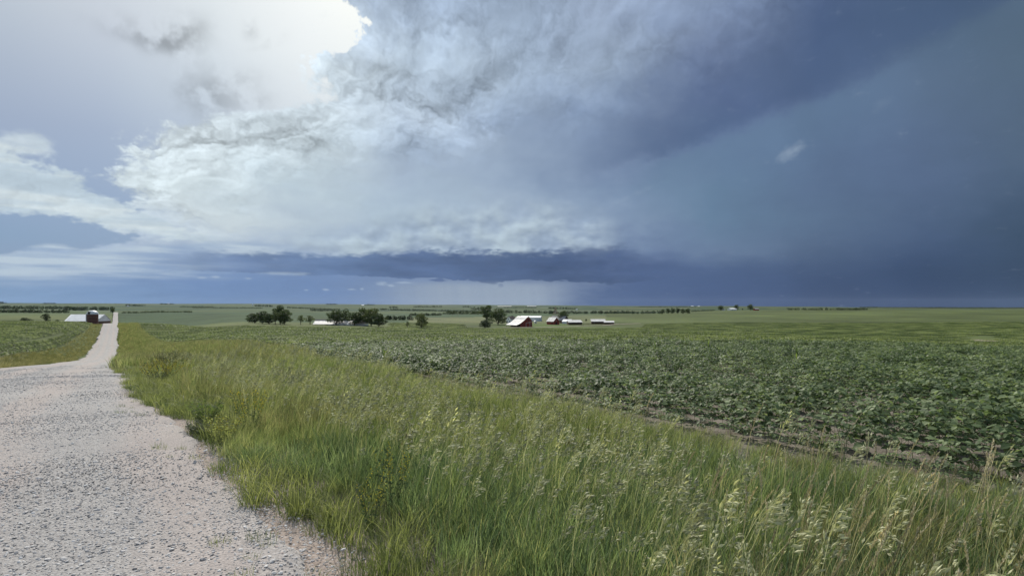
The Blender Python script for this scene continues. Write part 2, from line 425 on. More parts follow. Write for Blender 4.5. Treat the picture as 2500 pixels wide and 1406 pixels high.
# ------------------------------------------------------------------ lie of the land
def vnoise(x, y, seed=0):
    """smooth value noise in -1..1"""
    x = np.asarray(x, float); y = np.asarray(y, float)
    xi, yi = np.floor(x).astype(np.int64), np.floor(y).astype(np.int64)
    fx, fy = x - xi, y - yi
    fx, fy = fx * fx * (3 - 2 * fx), fy * fy * (3 - 2 * fy)
    def h(a, b):
        n = (a * 374761393 + b * 668265263 + seed * 982451653) & 0xFFFFFFFF
        n = ((n ^ (n >> 13)) * 1274126177) & 0xFFFFFFFF
        return ((n ^ (n >> 16)) & 0xFFFF) / 32767.5 - 1.0
    return (h(xi, yi) * (1 - fx) + h(xi + 1, yi) * fx) * (1 - fy) + (h(xi, yi + 1) * (1 - fx) + h(xi + 1, yi + 1) * fx) * fy
def fbm(x, y, seed=0, oct=4):
    o, a = 0.0, 1.0
    for i in range(oct):
        o = o + a * vnoise(x * 2 ** i, y * 2 ** i, seed + i); a *= .5
    return o

ROAD_A = math.atan((288 - 1250) / FPX)                 # bearing of the road
RT = np.array([math.sin(ROAD_A), math.cos(ROAD_A)])    # along
RN = np.array([math.cos(ROAD_A), -math.sin(ROAD_A)])   # to its right
def qs(x, y): return x * RT[0] + y * RT[1], x * RN[0] + y * RN[1]
def xy(q, s): return q * RT[0] + s * RN[0], q * RT[1] + s * RN[1]

def zy(D, y): return EYE - D * (y - HOR) / FPX         # height seen at picture height y, distance D
PROFILE = {   # photograph column: (distance, height) of the ground along it
    0: [(35, -1.7), (60, -2.75), (125, -4.1), (230, zy(230, 785)), (330, -14), (600, zy(600, 778)), (900, zy(900, 769)), (1500, zy(1500, 760)), (2500, zy(2500, 753)), (5000, zy(5000, 745)), (9000, zy(9000, 740))],
    150: [(35, -1.75), (60, -2.9), (125, -5.0), (240, zy(240, 786)), (330, -13), (600, zy(600, 781)), (900, zy(900, 769)), (1500, zy(1500, 761)), (2500, zy(2500, 754)), (5000, zy(5000, 745)), (9000, zy(9000, 741))],
    230: [(35, -1.8), (60, -3.2), (125, -6.6), (255, zy(255, 789)), (330, -12), (600, -18), (730, zy(730, 787)), (930, zy(930, 766)), (1300, -28), (2500, zy(2500, 755)), (5000, zy(5000, 746)), (9000, zy(9000, 741))],
    400: [(35, -1.4), (60, -3.0), (125, -6.4), (213, -8.0), (262, -7.2), (340, -14), (600, -20), (730, zy(730, 788)), (1000, zy(1000, 763)), (1400, -26), (2500, zy(2500, 756)), (5000, zy(5000, 746)), (9000, zy(9000, 742))],
    600: [(35, -1.0), (60, -2.2), (125, -4.6), (220, zy(220, 798)), (315, -14), (400, zy(400, 792)), (600, zy(600, 783)), (1000, zy(1000, 763)), (1400, -24), (2500, zy(2500, 755)), (5000, zy(5000, 747)), (9000, zy(9000, 742))],
    800: [(35, -.9), (60, -2.1), (125, -4.4), (210, zy(210, 800)), (310, -14), (400, zy(400, 797)), (600, zy(600, 785)), (1000, zy(1000, 765)), (1500, -24), (2500, zy(2500, 755)), (5000, zy(5000, 747)), (9000, zy(9000, 743))],
    1000: [(35, -.8), (60, -1.9), (125, -4.4), (190, zy(190, 804)), (290, -13.5), (420, zy(420, 799)), (600, zy(600, 786)), (1000, zy(1000, 767)), (1500, -24), (2500, zy(2500, 756)), (5000, zy(5000, 748)), (9000, zy(9000, 744))],
    1240: [(35, -.7), (60, -1.7), (110, -3.6), (150, zy(150, 808)), (230, -11.4), (400, zy(400, 805)), (513, zy(513, 797)), (650, zy(650, 786)), (1000, zy(1000, 768)), (1500, -25), (2500, zy(2500, 757)), (5000, zy(5000, 749)), (9000, zy(9000, 745))],
    1500: [(35, -.7), (60, -1.7), (105, -3.6), (140, zy(140, 812)), (220, -11.4), (400, zy(400, 804)), (520, zy(520, 796)), (700, zy(700, 782)), (1000, zy(1000, 766)), (1400, -26), (2500, zy(2500, 757)), (5000, zy(5000, 750)), (9000, zy(9000, 747))],
    1800: [(35, -.75), (60, -1.8), (100, -3.7), (130, zy(130, 818)), (210, -11.6), (350, zy(350, 808)), (600, zy(600, 785)), (1000, zy(1000, 765)), (1600, zy(1600, 757)), (2300, -25), (5000, zy(5000, 750)), (9000, zy(9000, 748))],
    2100: [(35, -.85), (60, -2.1), (95, -4.0), (120, zy(120, 827)), (200, -11.8), (300, zy(300, 822)), (600, zy(600, 786)), (1000, zy(1000, 764)), (1500, zy(1500, 755.5)), (2300, -25), (5000, zy(5000, 752)), (9000, zy(9000, 750))],
    2500: [(35, -1.0), (60, -2.5), (85, -4.2), (105, zy(105, 842)), (180, -11.8), (260, zy(260, 833)), (500, zy(500, 792)), (900, zy(900, 766)), (1400, zy(1400, 756.5)), (2500, -25), (5000, zy(5000, 753)), (9000, zy(9000, 751))]}
ROAD_Z = [(0.5, 0), (8, -.05), (15, -.35), (35, -1.85), (70, -5.0), (125, -9.0), (170, -10.2), (213, -9.8), (262, -7.0), (300, -8.6), (400, -15), (600, -22), (730, -21.7), (930, -10.9), (1100, -17), (1300, -26)]

def pchip(xk, yk, x):
    xk, yk = np.asarray(xk, float), np.asarray(yk, float)
    h = np.diff(xk); d = np.diff(yk) / h
    m = np.zeros_like(yk)
    for i in range(1, len(xk) - 1):
        if d[i - 1] * d[i] > 0:
            w1, w2 = 2 * h[i] + h[i - 1], h[i] + 2 * h[i - 1]
            m[i] = (w1 + w2) / (w1 / d[i - 1] + w2 / d[i])
    m[0], m[-1] = d[0], d[-1]
    x = np.clip(x, xk[0], xk[-1]); i = np.clip(np.searchsorted(xk, x) - 1, 0, len(xk) - 2)
    t = (x - xk[i]) / h[i]
    return (1 + 2 * t) * (1 - t) ** 2 * yk[i] + t * (1 - t) ** 2 * h[i] * m[i] + t * t * (3 - 2 * t) * yk[i + 1] + t * t * (t - 1) * h[i] * m[i + 1]

LD = np.linspace(math.log(1.0), math.log(24000.0), 420)
TH = np.linspace(-52, 52, 261)
def _table():
    cols, T = [], []
    for c in sorted(PROFILE):
        p = [(1, 0), (7, -.06), (15, -.22)] + PROFILE[c]
        last = p[-1]; p += [(14000, last[1] * 1.2 - 5), (24000, last[1] * 1.2 - 160)]
        cols.append(pchip(np.log([a for a, _ in p]), [b for _, b in p], LD)); T.append(px_az(c))
    cols = np.array(cols)
    T = [-52] + T + [52]; cols = np.vstack([cols[:1], cols, cols[-1:]])
    Z = np.array([pchip(T, cols[:, j], TH) for j in range(len(LD))])      # LD x TH
    k = np.array([1, 4, 7, 9, 7, 4, 1], float); k /= k.sum()
    Zp = np.pad(Z, ((0, 0), (3, 3)), mode='edge')
    return sum(k[i] * Zp[:, i:i + Z.shape[1]] for i in range(7))
ZT = _table()
_rq = np.array([d / math.cos(ROAD_A) for d, _ in ROAD_Z]); _rz = np.array([z for _, z in ROAD_Z])
def road_z(q): return pchip(np.log(_rq), _rz, np.log(np.maximum(q, _rq[0])))
def road_right(q):     # right edge of the gravel, wider where the camera stands
    return np.interp(q, [-40, 0, 3.7, 8.2, 10.5, 12.5, 16, 28, 45, 5000], [1.5, 1.35, 1.16, .9, .75, .42, .30, .15, 0, 0])
ROAD_L = -6.0
def sm(a, b, x):
    t = np.clip((x - a) / (b - a), 0, 1); return t * t * (3 - 2 * t)
def zland(x, y):
    x, y = np.asarray(x, float), np.asarray(y, float)
    r = np.hypot(x, y); th = np.degrees(np.arctan2(x, y)); tc = np.clip(th, -52, 52)
    D = np.maximum(r * np.cos(np.radians(tc)), 1.0)
    fi = np.clip((np.log(D) - LD[0]) / (LD[1] - LD[0]), 0, len(LD) - 1.001); ti = np.clip((tc + 52) / (TH[1] - TH[0]), 0, len(TH) - 1.001)
    i, j = fi.astype(int), ti.astype(int); a, b = fi - i, ti - j
    z = (ZT[i, j] * (1 - a) + ZT[i + 1, j] * a) * (1 - b) + (ZT[i, j + 1] * (1 - a) + ZT[i + 1, j + 1] * a) * b
    z = z + sm(1100, 3000, D) * (fbm(x / 900., y / 700., 5, 3) * 5.0)          # far swells
    z = z + sm(1, 4, r) * fbm(x / 3.5, y / 3.5, 9, 3) * .03
    return z
def zground(x, y):
    """the land with road bed, shoulder and shallow ditch; the road surface itself lies a little higher"""
    q, s = qs(x, y); z = zland(x, y)
    inroad = (q > -300) & (q < 1400)
    e = road_right(q)
    wr = 1 - sm(0.0, 5.5, s - e - .3)                # towards the right verge
    wl = 1 - sm(0.0, 6.5, ROAD_L - .4 - s)
    wgt = np.where(s > e, wr, np.where(s < ROAD_L, wl, 1.0)) * inroad
    z = z * (1 - wgt) + road_z(q) * wgt
    d = np.exp(-((s - e - 3.2) / 1.7) ** 2) * .28 + np.exp(-((ROAD_L - 2.6 - s) / 1.4) ** 2) * .25
    z = z - d * inroad * sm(2, 6, np.hypot(x, y) + np.abs(s))
    return z
def zbed(x, y):
    q, s = qs(x, y); r = np.hypot(x, y)
    under = sm(0, .25, road_right(q) - .1 - s) * sm(0, .25, s - ROAD_L - .1) * (q > -300) * (q < 1390)
    return zground(x, y) - under * (.03 + .004 * r)
def g0(x, y): return float(zground(np.array([x]), np.array([y]))[0])
def at(px, D):
    """ground point at distance D in the direction of photograph column px"""
    x = (px - 1250) / FPX * D
    return x, D, g0(x, D)
def seat(px, y, lo, hi):
    """ground point between the distances lo and hi in column px that appears at height y"""
    D = np.linspace(lo, hi, 240); x = (px - 1250) / FPX * D
    yy = HOR - FPX * (zground(x, D) - EYE) / D
    return at(px, float(D[np.argmin(np.abs(yy - y))]))

# ------------------------------------------------------------------ materials
def material(name):
    m = bpy.data.materials.new(name); m.use_nodes = True
    return m, G(m.node_tree)
def finish(g, col, rough=.8, bump=None, bstr=.3, bdist=.01, spec=.3, transl=0.0, tcol=None):
    p = g.n('ShaderNodeBsdfPrincipled')
    g.put(p.inputs['Base Color'], col); g.put(p.inputs['Roughness'], rough); p.inputs['Specular IOR Level'].default_value = spec
    if bump is not None:
        b = g.n('ShaderNodeBump'); b.inputs['Strength'].default_value = bstr; b.inputs['Distance'].default_value = bdist
        g.put(b.inputs['Height'], bump); g.t.links.new(b.outputs[0], p.inputs['Normal'])
    sh = p.outputs[0]
    if transl:
        t = g.n('ShaderNodeBsdfTranslucent'); g.put(t.inputs[0], tcol if tcol is not None else col)
        mx = g.n('ShaderNodeMixShader'); mx.inputs[0].default_value = transl
        g.t.links.new(sh, mx.inputs[1]); g.t.links.new(t.outputs[0], mx.inputs[2]); sh = mx.outputs[0]
    o = g.n('ShaderNodeOutputMaterial'); g.t.links.new(sh, o.inputs[0])
def pos(g):
    return S(g, g.n('ShaderNodeNewGeometry').outputs['Position'])
def plain(name, c, rough=.75, var=.12, scale=1.5, spec=.3, c2=None):
    m, g = material(name); p = pos(g)
    n = g.noise(p, scale, 5, .6)
    c2 = c2 or tuple(min(v * (1 + var * 2), 1) for v in c)
    finish(g, g.mix(g.step(n, .3, .7), tuple(v * (1 - var) for v in c), c2), rough, spec=spec)
    return m

def ground_material():
    m, g = material("farmland"); p = pos(g); x, y, z = g.sep(p)
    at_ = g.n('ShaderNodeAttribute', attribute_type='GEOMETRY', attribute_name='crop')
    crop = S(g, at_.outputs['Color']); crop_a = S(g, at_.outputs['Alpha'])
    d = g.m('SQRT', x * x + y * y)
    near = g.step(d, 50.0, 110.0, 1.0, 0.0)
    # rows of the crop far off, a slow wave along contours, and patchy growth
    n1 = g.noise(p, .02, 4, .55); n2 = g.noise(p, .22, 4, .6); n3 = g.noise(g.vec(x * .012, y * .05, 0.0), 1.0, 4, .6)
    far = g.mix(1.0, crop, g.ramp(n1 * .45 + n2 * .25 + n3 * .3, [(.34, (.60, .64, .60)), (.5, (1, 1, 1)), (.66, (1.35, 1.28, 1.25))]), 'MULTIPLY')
    # bare soil with straw and crumbs close by
    s1 = g.noise(p, 3.0, 6, .65); s2 = g.noise(p, 40.0, 4, .6)
    soil = g.mix(g.step(s1, .35, .65), (.088, .074, .058), (.185, .163, .136))
    soil = g.mix(g.step(s2, .58, .70), soil, (.38, .35, .29))
    sr = x * float(RN[0]) + y * float(RN[1]); q = x * float(RT[0]) + y * float(RT[1])
    dust = g.mix(g.step(s2, .35, .68), (.25, .205, .175), (.40, .345, .31))
    soil = g.mix(g.step(sr + (s1 - .5) * 1.2, 2.2, 1.3) * g.step(sr, -7.5, -6.5), soil, dust)
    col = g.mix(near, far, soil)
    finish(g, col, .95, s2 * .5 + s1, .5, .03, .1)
    return m

def road_material():
    m, g = material("crushed_limestone"); p = pos(g); x, y, z = g.sep(p)
    s = x * float(RN[0]) + y * float(RN[1]); q = x * float(RT[0]) + y * float(RT[1])
    wob = (g.noise(g.vec(s * .5, q * .10, 0), 1.0, 4, .55) - .5)
    lane = g.m('SINE', (s + wob * 1.6) * 3.4)
    pn = g.noise(g.vec(s * .9, q * .22, 4.0), 1.0, 5, .6)
    pink = g.step(lane * .42 + (pn - .5) * 2.0, -.25, .5)
    fine = g.noise(p, 55.0, 5, .7); med = g.noise(p, 14.0, 4, .6); big = g.noise(p, .8, 4, .6)
    grey = g.mix(g.step(fine, .35, .68), (.235, .226, .218), (.44, .43, .418))
    dust = g.mix(g.step(fine, .3, .7), (.295, .262, .243), (.42, .375, .35))
    col = g.mix(pink * .8, grey, dust)
    col = g.mix(1.0, col, g.ramp(big * .5 + med * .5, [(.35, (.86, .86, .87)), (.65, (1.12, 1.11, 1.10))]), 'MULTIPLY')
    vo = g.n('ShaderNodeTexVoronoi'); g.put(vo.inputs['Vector'], p); vo.inputs['Scale'].default_value = 42.0
    h = fine * .5 + (1.0 - S(g, vo.outputs['Distance'])) * .6
    finish(g, col, .92, h, .85, .014, .15)
    return m
M_GROUND, M_ROAD = ground_material(), road_material()

# ------------------------------------------------------------------ the ground sheet
def crop_colour(x, y):
    """base colour of the fields, by place, with distance haze painted in"""
    D = y; u = x / np.maximum(y, 1); px = 1250 + FPX * u
    c = np.empty(x.shape + (3,))
    soy, soy2, corn, grass, pale = (np.array(v) for v in ((.078, .102, .036), (.096, .118, .042), (.050, .084, .036), (.095, .104, .045), (.118, .134, .062)))
    k = fbm(x / 420., y / 300., 21, 2)
    c[:] = soy
    w = sm(-.12, .12, k)[..., None]
    c = c * (1 - w) + soy2 * w
    # far parcels: blocks of corn, beans and pasture in a square grid turned with the road
    q, s = qs(x, y)
    bq, bs = np.floor(q / 420 + .3), np.floor(s / 640)
    h = np.abs(np.sin(bq * 12.9898 + bs * 78.233) * 43758.5453) % 1
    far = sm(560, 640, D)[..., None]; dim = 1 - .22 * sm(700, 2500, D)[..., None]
    blk = np.where((h < .35)[..., None], corn, np.where((h < .62)[..., None], soy, np.where((h < .85)[..., None], soy2, pale)))
    c = c * (1 - far) + blk * far
    # the dark corn field left of centre beyond the first rise, and the yard of the farm
    m = ((px > 285) & (px < 1000) & (D > 560) & (D < 1020))
    c[m] = corn * .9
    m = (px > 1480) & (D > 500) & (D < 1640)
    c[m] = soy * (1 + .12 * np.sin(q[m] / 60.0) + .10 * np.sin(s[m] / 37.0))[:, None]
    yard = np.exp(-(((px - 1330) / 120) ** 2 + ((D - 535) / 60) ** 2) ** 2)[..., None]
    c = c * (1 - yard) + np.array((.085, .125, .036)) * yard
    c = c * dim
    haze_blue = (sm(600, 1200, D) * (1 - sm(1440, 1500, px)))[..., None]
    c = c * (1 + haze_blue * np.array((-.22, -.06, .10)))  # bluish haze of distance painted into the left and middle field colours
    c = c * (1 + .16 * fbm(x / 60., y / 60., 31, 3))[..., None]
    return c
def build_ground():
    r = np.exp(np.linspace(math.log(.4), math.log(12500), 440))
    th = np.radians(np.concatenate([np.linspace(-180, -52, 44)[:-1], np.linspace(-52, 52, 470), np.linspace(52, 180, 44)[1:-1]]))
    RR, TT = np.meshgrid(r, th, indexing='ij')
    x, y = RR * np.sin(TT), RR * np.cos(TT)
    z = zbed(x, y)
    n, m = x.shape
    v = np.stack([x, y, z], -1).reshape(-1, 3)
    a = (np.arange(n - 1)[:, None] * m + np.arange(m)[None, :]); b = (np.arange(n - 1)[:, None] * m + (np.arange(m)[None, :] + 1) % m)
    f = np.stack([a, b, b + m, a + m], -1).reshape(-1, 4)
    v = np.vstack([v, [[0, 0, zbed(np.zeros(1), np.zeros(1))[0]]]])
    # centre fan as thin quads
    me = mesh_np("ground", v, tris=f[:, ::-1], smooth=True)
    cc = crop_colour(x, y).reshape(-1, 3); cc = np.vstack([cc, cc[:1]])
    ca = me.color_attributes.new('crop', 'FLOAT_COLOR', 'POINT')
    ca.data.foreach_set('color', np.hstack([cc, np.ones((len(cc), 1))]).astype(np.float32).ravel())
    o = obj("ground", me, M_GROUND)
    tag(o, "rolling green farmland of soybean and corn fields reaching the horizon", "ground", kind="structure")
    return o
GROUND = build_ground()

def build_road():
    q = np.concatenate([np.arange(-30, 0, 1.0), np.arange(0, 30, .12), np.arange(30, 80, .5), np.arange(80, 340, 2.0), np.arange(340, 1390, 8.0)])
    t = np.linspace(0, 1, 61)
    Q, T = np.meshgrid(q, t, indexing='ij')
    e = road_right(Q) + fbm(Q * .9, Q * 0 + 3, 41, 4) * .14 + fbm(Q * .06, Q * 0 + 5, 45, 3) * .45 * sm(50, 120, Q)
    l = ROAD_L + fbm(Q * .5, Q * 0 + 8, 43, 3) * .25 + fbm(Q * .06, Q * 0 + 15, 47, 3) * .45 * sm(50, 120, Q)
    s = l + (e - l) * T
    x, y = xy(Q, s)
    crown = .10 * (1 - np.abs(2 * T - 1) ** 2.2)
    rut = -.018 * np.exp(-((s + 1.1) / .35) ** 2) - .018 * np.exp(-((s + 2.9) / .35) ** 2)
    z = road_z(Q) + crown + rut + .012 + .012 * fbm(x * .7, y * .7, 51, 3) - (.05 + .0006 * np.abs(Q)) * ((T < .001) | (T > .999)) * 1.5
    z = z + .0009 * np.abs(Q) * (Q > 200)
    n, m = x.shape
    a = (np.arange(n - 1)[:, None] * m + np.arange(m - 1)[None, :])
    f = np.stack([a, a + 1, a + m + 1, a + m], -1).reshape(-1, 4)
    o = obj("gravel_road", mesh_np("gravel_road", np.stack([x, y, z], -1).reshape(-1, 3), tris=f[:, ::-1] if False else f, smooth=True), M_ROAD)
    tag(o, "pale crushed limestone gravel road running over the hills to the left", "road", kind="structure")
    return o
ROAD = build_road()
def zroad(x, y):
    q, s = qs(x, y); e = road_right(q); T = np.clip((s - ROAD_L) / (e - ROAD_L), 0, 1)
    return road_z(q) + .10 * (1 - np.abs(2 * T - 1) ** 2.2) - .018 * np.exp(-((s + 1.1) / .35) ** 2) - .018 * np.exp(-((s + 2.9) / .35) ** 2) + .012 + .012 * fbm(x * .7, y * .7, 51, 3)

# ------------------------------------------------------------------ plant materials
def leaf_material(name, c1, c2, patch=.25, rough=.55, transl=.35, rnd=.25, c3=None, spec=.35, tk=1.6):
    m, g = material(name); p = pos(g)
    n = g.noise(p, patch, 3, .6)
    oi = S(g, g.n('ShaderNodeObjectInfo').outputs['Random'])
    f = g.noise(p, 9.0, 2, .5)
    col = g.mix(g.step(n * .65 + oi * .35, .34, .66), c1, c2)
    if c3: col = g.mix(g.step(f * .6 + oi * .4, .55, .75) * .7, col, c3)
    k = g.lin(oi, 0, 1, 1 - rnd, 1 + rnd)
    col = g.mix(1.0, col, g.vec(k, k, k), 'MULTIPLY')
    finish(g, col, rough, spec=spec, transl=transl, tcol=g.mix(1.0, col, (tk, tk * 1.02, tk * .7), 'MULTIPLY'))
    return m
M_GRASS = leaf_material("brome_grass", (.132, .182, .068), (.212, .245, .104), .30, .5, .42, .34, (.36, .34, .19), .25)
M_GRASS_DARK = leaf_material("lush_grass", (.100, .158, .082), (.158, .212, .098), .5, .42, .42, .34, (.25, .29, .17), .35)
M_GRASS_SHORT = leaf_material("short_grass", (.100, .142, .054), (.155, .180, .074), .8, .5, .38, .25, None, .2)
M_GRASS_YEL = leaf_material("yellowish_grass", (.165, .200, .074), (.225, .240, .10), .8, .5, .40, .25, None, .2)
M_GRASS_DRY = leaf_material("olive_grass", (.160, .165, .080), (.225, .215, .112), .2, .6, .36, .25, (.32, .285, .17), .2)
M_SEED = leaf_material("green_seed_heads", (.45, .46, .28), (.57, .57, .37), .6, .6, .35, .15, tk=1.15)
M_SEED_TAN = leaf_material("tan_seed_heads", (.52, .47, .31), (.64, .58, .41), .6, .6, .3, .2, tk=1.1)
M_SOY = leaf_material("soybean_leaf", (.092, .140, .062), (.142, .188, .088), .35, .58, .34, .38, (.19, .225, .125), .22, 1.5)
M_SOY_FAR = leaf_material("soybean_leaf_rows", (.096, .138, .052), (.142, .178, .070), .05, .62, .36, .38, (.175, .20, .092), .18, 1.5)
M_STEM = plain("green_stem", (.12, .14, .06), .6)
M_YELLOW = leaf_material("yellow_blossom", (.30, .27, .035), (.42, .36, .05), 2.0, .6, .35, .2, tk=1.1)
M_WEED = leaf_material("weed_leaf", (.055, .088, .036), (.085, .12, .042), 1.0, .5, .35, .2)
M_WEED_GREY = leaf_material("grey_weed_leaf", (.085, .105, .075), (.12, .135, .10), 1.0, .6, .3, .2)
M_WEED_BROWN = leaf_material("dry_seed_stalk", (.11, .075, .055), (.16, .11, .08), 1.0, .7, .2, .2)
M_CORN = leaf_material("corn_leaf", (.085, .135, .035), (.13, .18, .05), 1.0, .45, .4, .15)

# ------------------------------------------------------------------ small plant meshes
def ribbons(B, H, W, lean, az, droop, segs=3, rng=RNG):
    """grass blades: base points B (n,2), heights, widths, lean (m sideways at the top), direction, droop of the tip"""
    n = len(H); t = np.linspace(0, 1, segs + 1)
    w = W[:, None] * np.array([1.0, .9, .62, .0] if segs == 3 else np.clip(1.15 - t ** 1.6 * 1.15, 0, 1))[None, :]
    dx, dy = np.cos(az), np.sin(az)
    off = lean[:, None] * t[None] ** 1.8
    px = B[:, 0:1] + dx[:, None] * off; py = B[:, 1:2] + dy[:, None] * off
    pz = H[:, None] * (t[None] - droop[:, None] * t[None] ** 3)
    fa = az + math.pi / 2 + rng.uniform(-.9, .9, n)
    sx, sy = np.cos(fa)[:, None] * w / 2, np.sin(fa)[:, None] * w / 2
    L = np.stack([px - sx, py - sy, pz], -1); Rr = np.stack([px + sx, py + sy, pz], -1)
    v = np.stack([L, Rr], 2).reshape(n, -1, 3)
    k = 2 * (segs + 1)
    f = np.array([[2 * i, 2 * i + 1, 2 * i + 3, 2 * i + 2] for i in range(segs)])
    F = (np.arange(n)[:, None, None] * k + f[None]).reshape(-1, 4)
    return v.reshape(-1, 3), F
def grass_clump(name, n, rad, h, w, lean, mat, droop=.12, wind=0.0, segs=3):
    a = RNG.uniform(0, 2 * math.pi, n); r = rad * np.sqrt(RNG.uniform(0, 1, n))
    B = np.stack([r * np.cos(a), r * np.sin(a)], -1)
    H = RNG.uniform(h[0], h[1], n); az = a + RNG.normal(0, .8, n)
    ln = RNG.uniform(lean[0], lean[1], n) * H
    v, f = ribbons(B, H, RNG.uniform(w[0], w[1], n), ln, az, RNG.uniform(0, droop * 2, n), segs)
    v[:, 0] += wind * v[:, 2] ** 1.6
    me = mesh_np(name, v, tris=f); me.materials.append(mat); return me
def seed_stalk(name, h, kind, mat):
    """a flowering grass stem: kind 'panicle' nods with open branches, 'spike' is narrow"""
    V, F = [], []
    def add(v, f):
        b = len(V); V.extend(v); F.extend([tuple(i + b for i in q) for q in f])
    bend = random.uniform(.10, .26) * h
    P = lambda t: Vector((bend * t ** 2.4, 0.02 * math.sin(t * 5), h * (t - .05 * t ** 4)))
    ts = [0, .35, .65, .85, 1.0]
    for a, b in zip(ts[:-1], ts[1:]):
        p, q = P(a), P(b); r = .0016
        add([p + Vector((-r, 0, 0)), p + Vector((r, 0, 0)), q + Vector((r, 0, 0)), q + Vector((-r, 0, 0))], [(0, 1, 2, 3)])
        add([p + Vector((0, -r, 0)), p + Vector((0, r, 0)), q + Vector((0, r, 0)), q + Vector((0, -r, 0))], [(0, 1, 2, 3)])
    def spikelet(c, d, ln, wd):
        d = d.normalized(); s = d.orthogonal().normalized() * wd; u = d.cross(s).normalized() * wd * .6
        a, e = c, c + d * ln; mid = c + d * ln * .42
        add([a, mid + s, e, mid - s, mid + u, mid - u], [(0, 1, 2, 4), (0, 4, 2, 3), (0, 5, 2, 1), (0, 3, 2, 5)])
    if kind == 'panicle':
        for i in range(17):
            t = .80 + .20 * i / 16
            c = P(t); a = random.uniform(0, 6.28); out = .036 * (1 - (t - .80) / .24) * random.uniform(.4, 1.2) + .005
            d = Vector((math.cos(a) * out + .03, math.sin(a) * out, random.uniform(-.005, .05)))
            e = c + d
            add([c, c + Vector((.0012, 0, 0)), e + Vector((.0012, 0, 0)), e], [(0, 1, 2, 3)])
            spikelet(e, Vector((d.x * .8 + .012, d.y * .8, random.uniform(.0, .06))), random.uniform(.036, .054), .0085)
    else:
        for i in range(22):
            t = .76 + .24 * i / 21
            a = i * 2.4 + random.uniform(-.4, .4)
            spikelet(P(min(t, 1)), Vector((math.cos(a) * .35 + .12, math.sin(a) * .35, 1.0)), random.uniform(.020, .030), .0052)
    me = mesh_np(name, [tuple(p) for p in V], F); me.materials.append(mat); return me

def leaflet(ln, wd, fold=.18, curl=.15):
    v = [(0, 0, 0), (-wd * .42, ln * .28, fold * wd * .5), (0, ln * .30, -.0), (wd * .42, ln * .28, fold * wd * .5), (-wd * .40, ln * .62, fold * wd * .4 - curl * ln * .22), (0, ln * .64, -curl * ln * .25), (wd * .40, ln * .62, fold * wd * .4 - curl * ln * .22), (0, ln, -curl * ln * .75)]
    f = [(0, 2, 1), (0, 3, 2), (1, 2, 5, 4), (2, 3, 6, 5), (4, 5, 7), (5, 6, 7)]
    return np.array(v), f
def trifoliate(seed):
    rs = random.Random(seed); V, F = [], []
    pl = rs.uniform(.09, .14)                       # petiole leans up and out along +y
    tip = np.array((0, pl * .75, pl * .65))
    r = .0022
    b = 0
    V += [(-r, 0, 0), (r, 0, 0), (0, 0, r * 2), (tip[0] - r, tip[1], tip[2]), (tip[0] + r, tip[1], tip[2]), (tip[0], tip[1], tip[2] + r * 2)]
    F += [(0, 1, 4, 3), (1, 2, 5, 4), (2, 0, 3, 5)]
    for k, (ang, off, sc) in enumerate(((0, .022, 1.0), (95, .006, .86), (-95, .006, .86))):
        v, f = leaflet(rs.uniform(.085, .112) * sc, rs.uniform(.064, .084) * sc, rs.uniform(.0, .35), rs.uniform(.05, .45))
        a = R(ang + rs.uniform(-14, 14)); tilt = R(rs.uniform(-34, 12)); roll = R(rs.uniform(-22, 22))
        M = np.array(Euler((tilt, roll, 0)).to_matrix()); v = v @ M.T
        M = np.array(Euler((0, 0, -a)).to_matrix()); v = v @ M.T
        v = v + tip + np.array((math.sin(a) * off, math.cos(a) * off, 0))
        b = len(V); V += [tuple(p) for p in v]; F += [tuple(i + b for i in q) for q in f]
    return V, F
TRI = [trifoliate(100 + i) for i in range(5)]
TRI_ME = []
for i, (v, f) in enumerate(TRI):
    me = mesh_np("leaf", v, f, smooth=False); me.materials.append(M_SOY); TRI_ME.append(me)
def soy_layout(seed, small=1.0):
    """stem height and the seats of its trifoliate leaves: (mesh index, height, heading, pitch, scale)"""
    rs = random.Random(seed); h = rs.uniform(.26, .36) * small
    n = rs.randint(8, 10); L = []
    for i in range(n):
        t = .30 + .70 * i / (n - 1)
        L.append((rs.randrange(5), h * t, i * 2.5 + rs.uniform(-.5, .5), rs.uniform(-.35, .25) + .3 * (t - .6), (1.15 - .35 * t ** 3) * rs.uniform(.85, 1.15) * small))
    return h, L
def stem_mesh(h):
    b = MB(); b.tube((0, 0, -.03), (0.004, .003, h), .004, .002, 4); return b.mesh("stem")
SOY_LAY = [soy_layout(300 + i) for i in range(7)]
def soy_joined(name, lay):
    h, L = lay; V, F = [], []
    b = MB(); b.tube((0, 0, -.03), (0.004, .003, h), .004, .002, 4); V += b.v; F += b.f
    for ti, z, hd, pt, sc in L:
        v, f = TRI[ti]; M = np.array((Euler((0, 0, hd)).to_matrix() @ Euler((pt, 0, 0)).to_matrix())) * sc
        k = len(V); V += [tuple(p) for p in (np.array(v) @ M.T + np.array((0, 0, z)))]; F += [tuple(i + k for i in q) for q in f]
    me = mesh_np(name, V, F); me.materials.append(M_SOY); return me
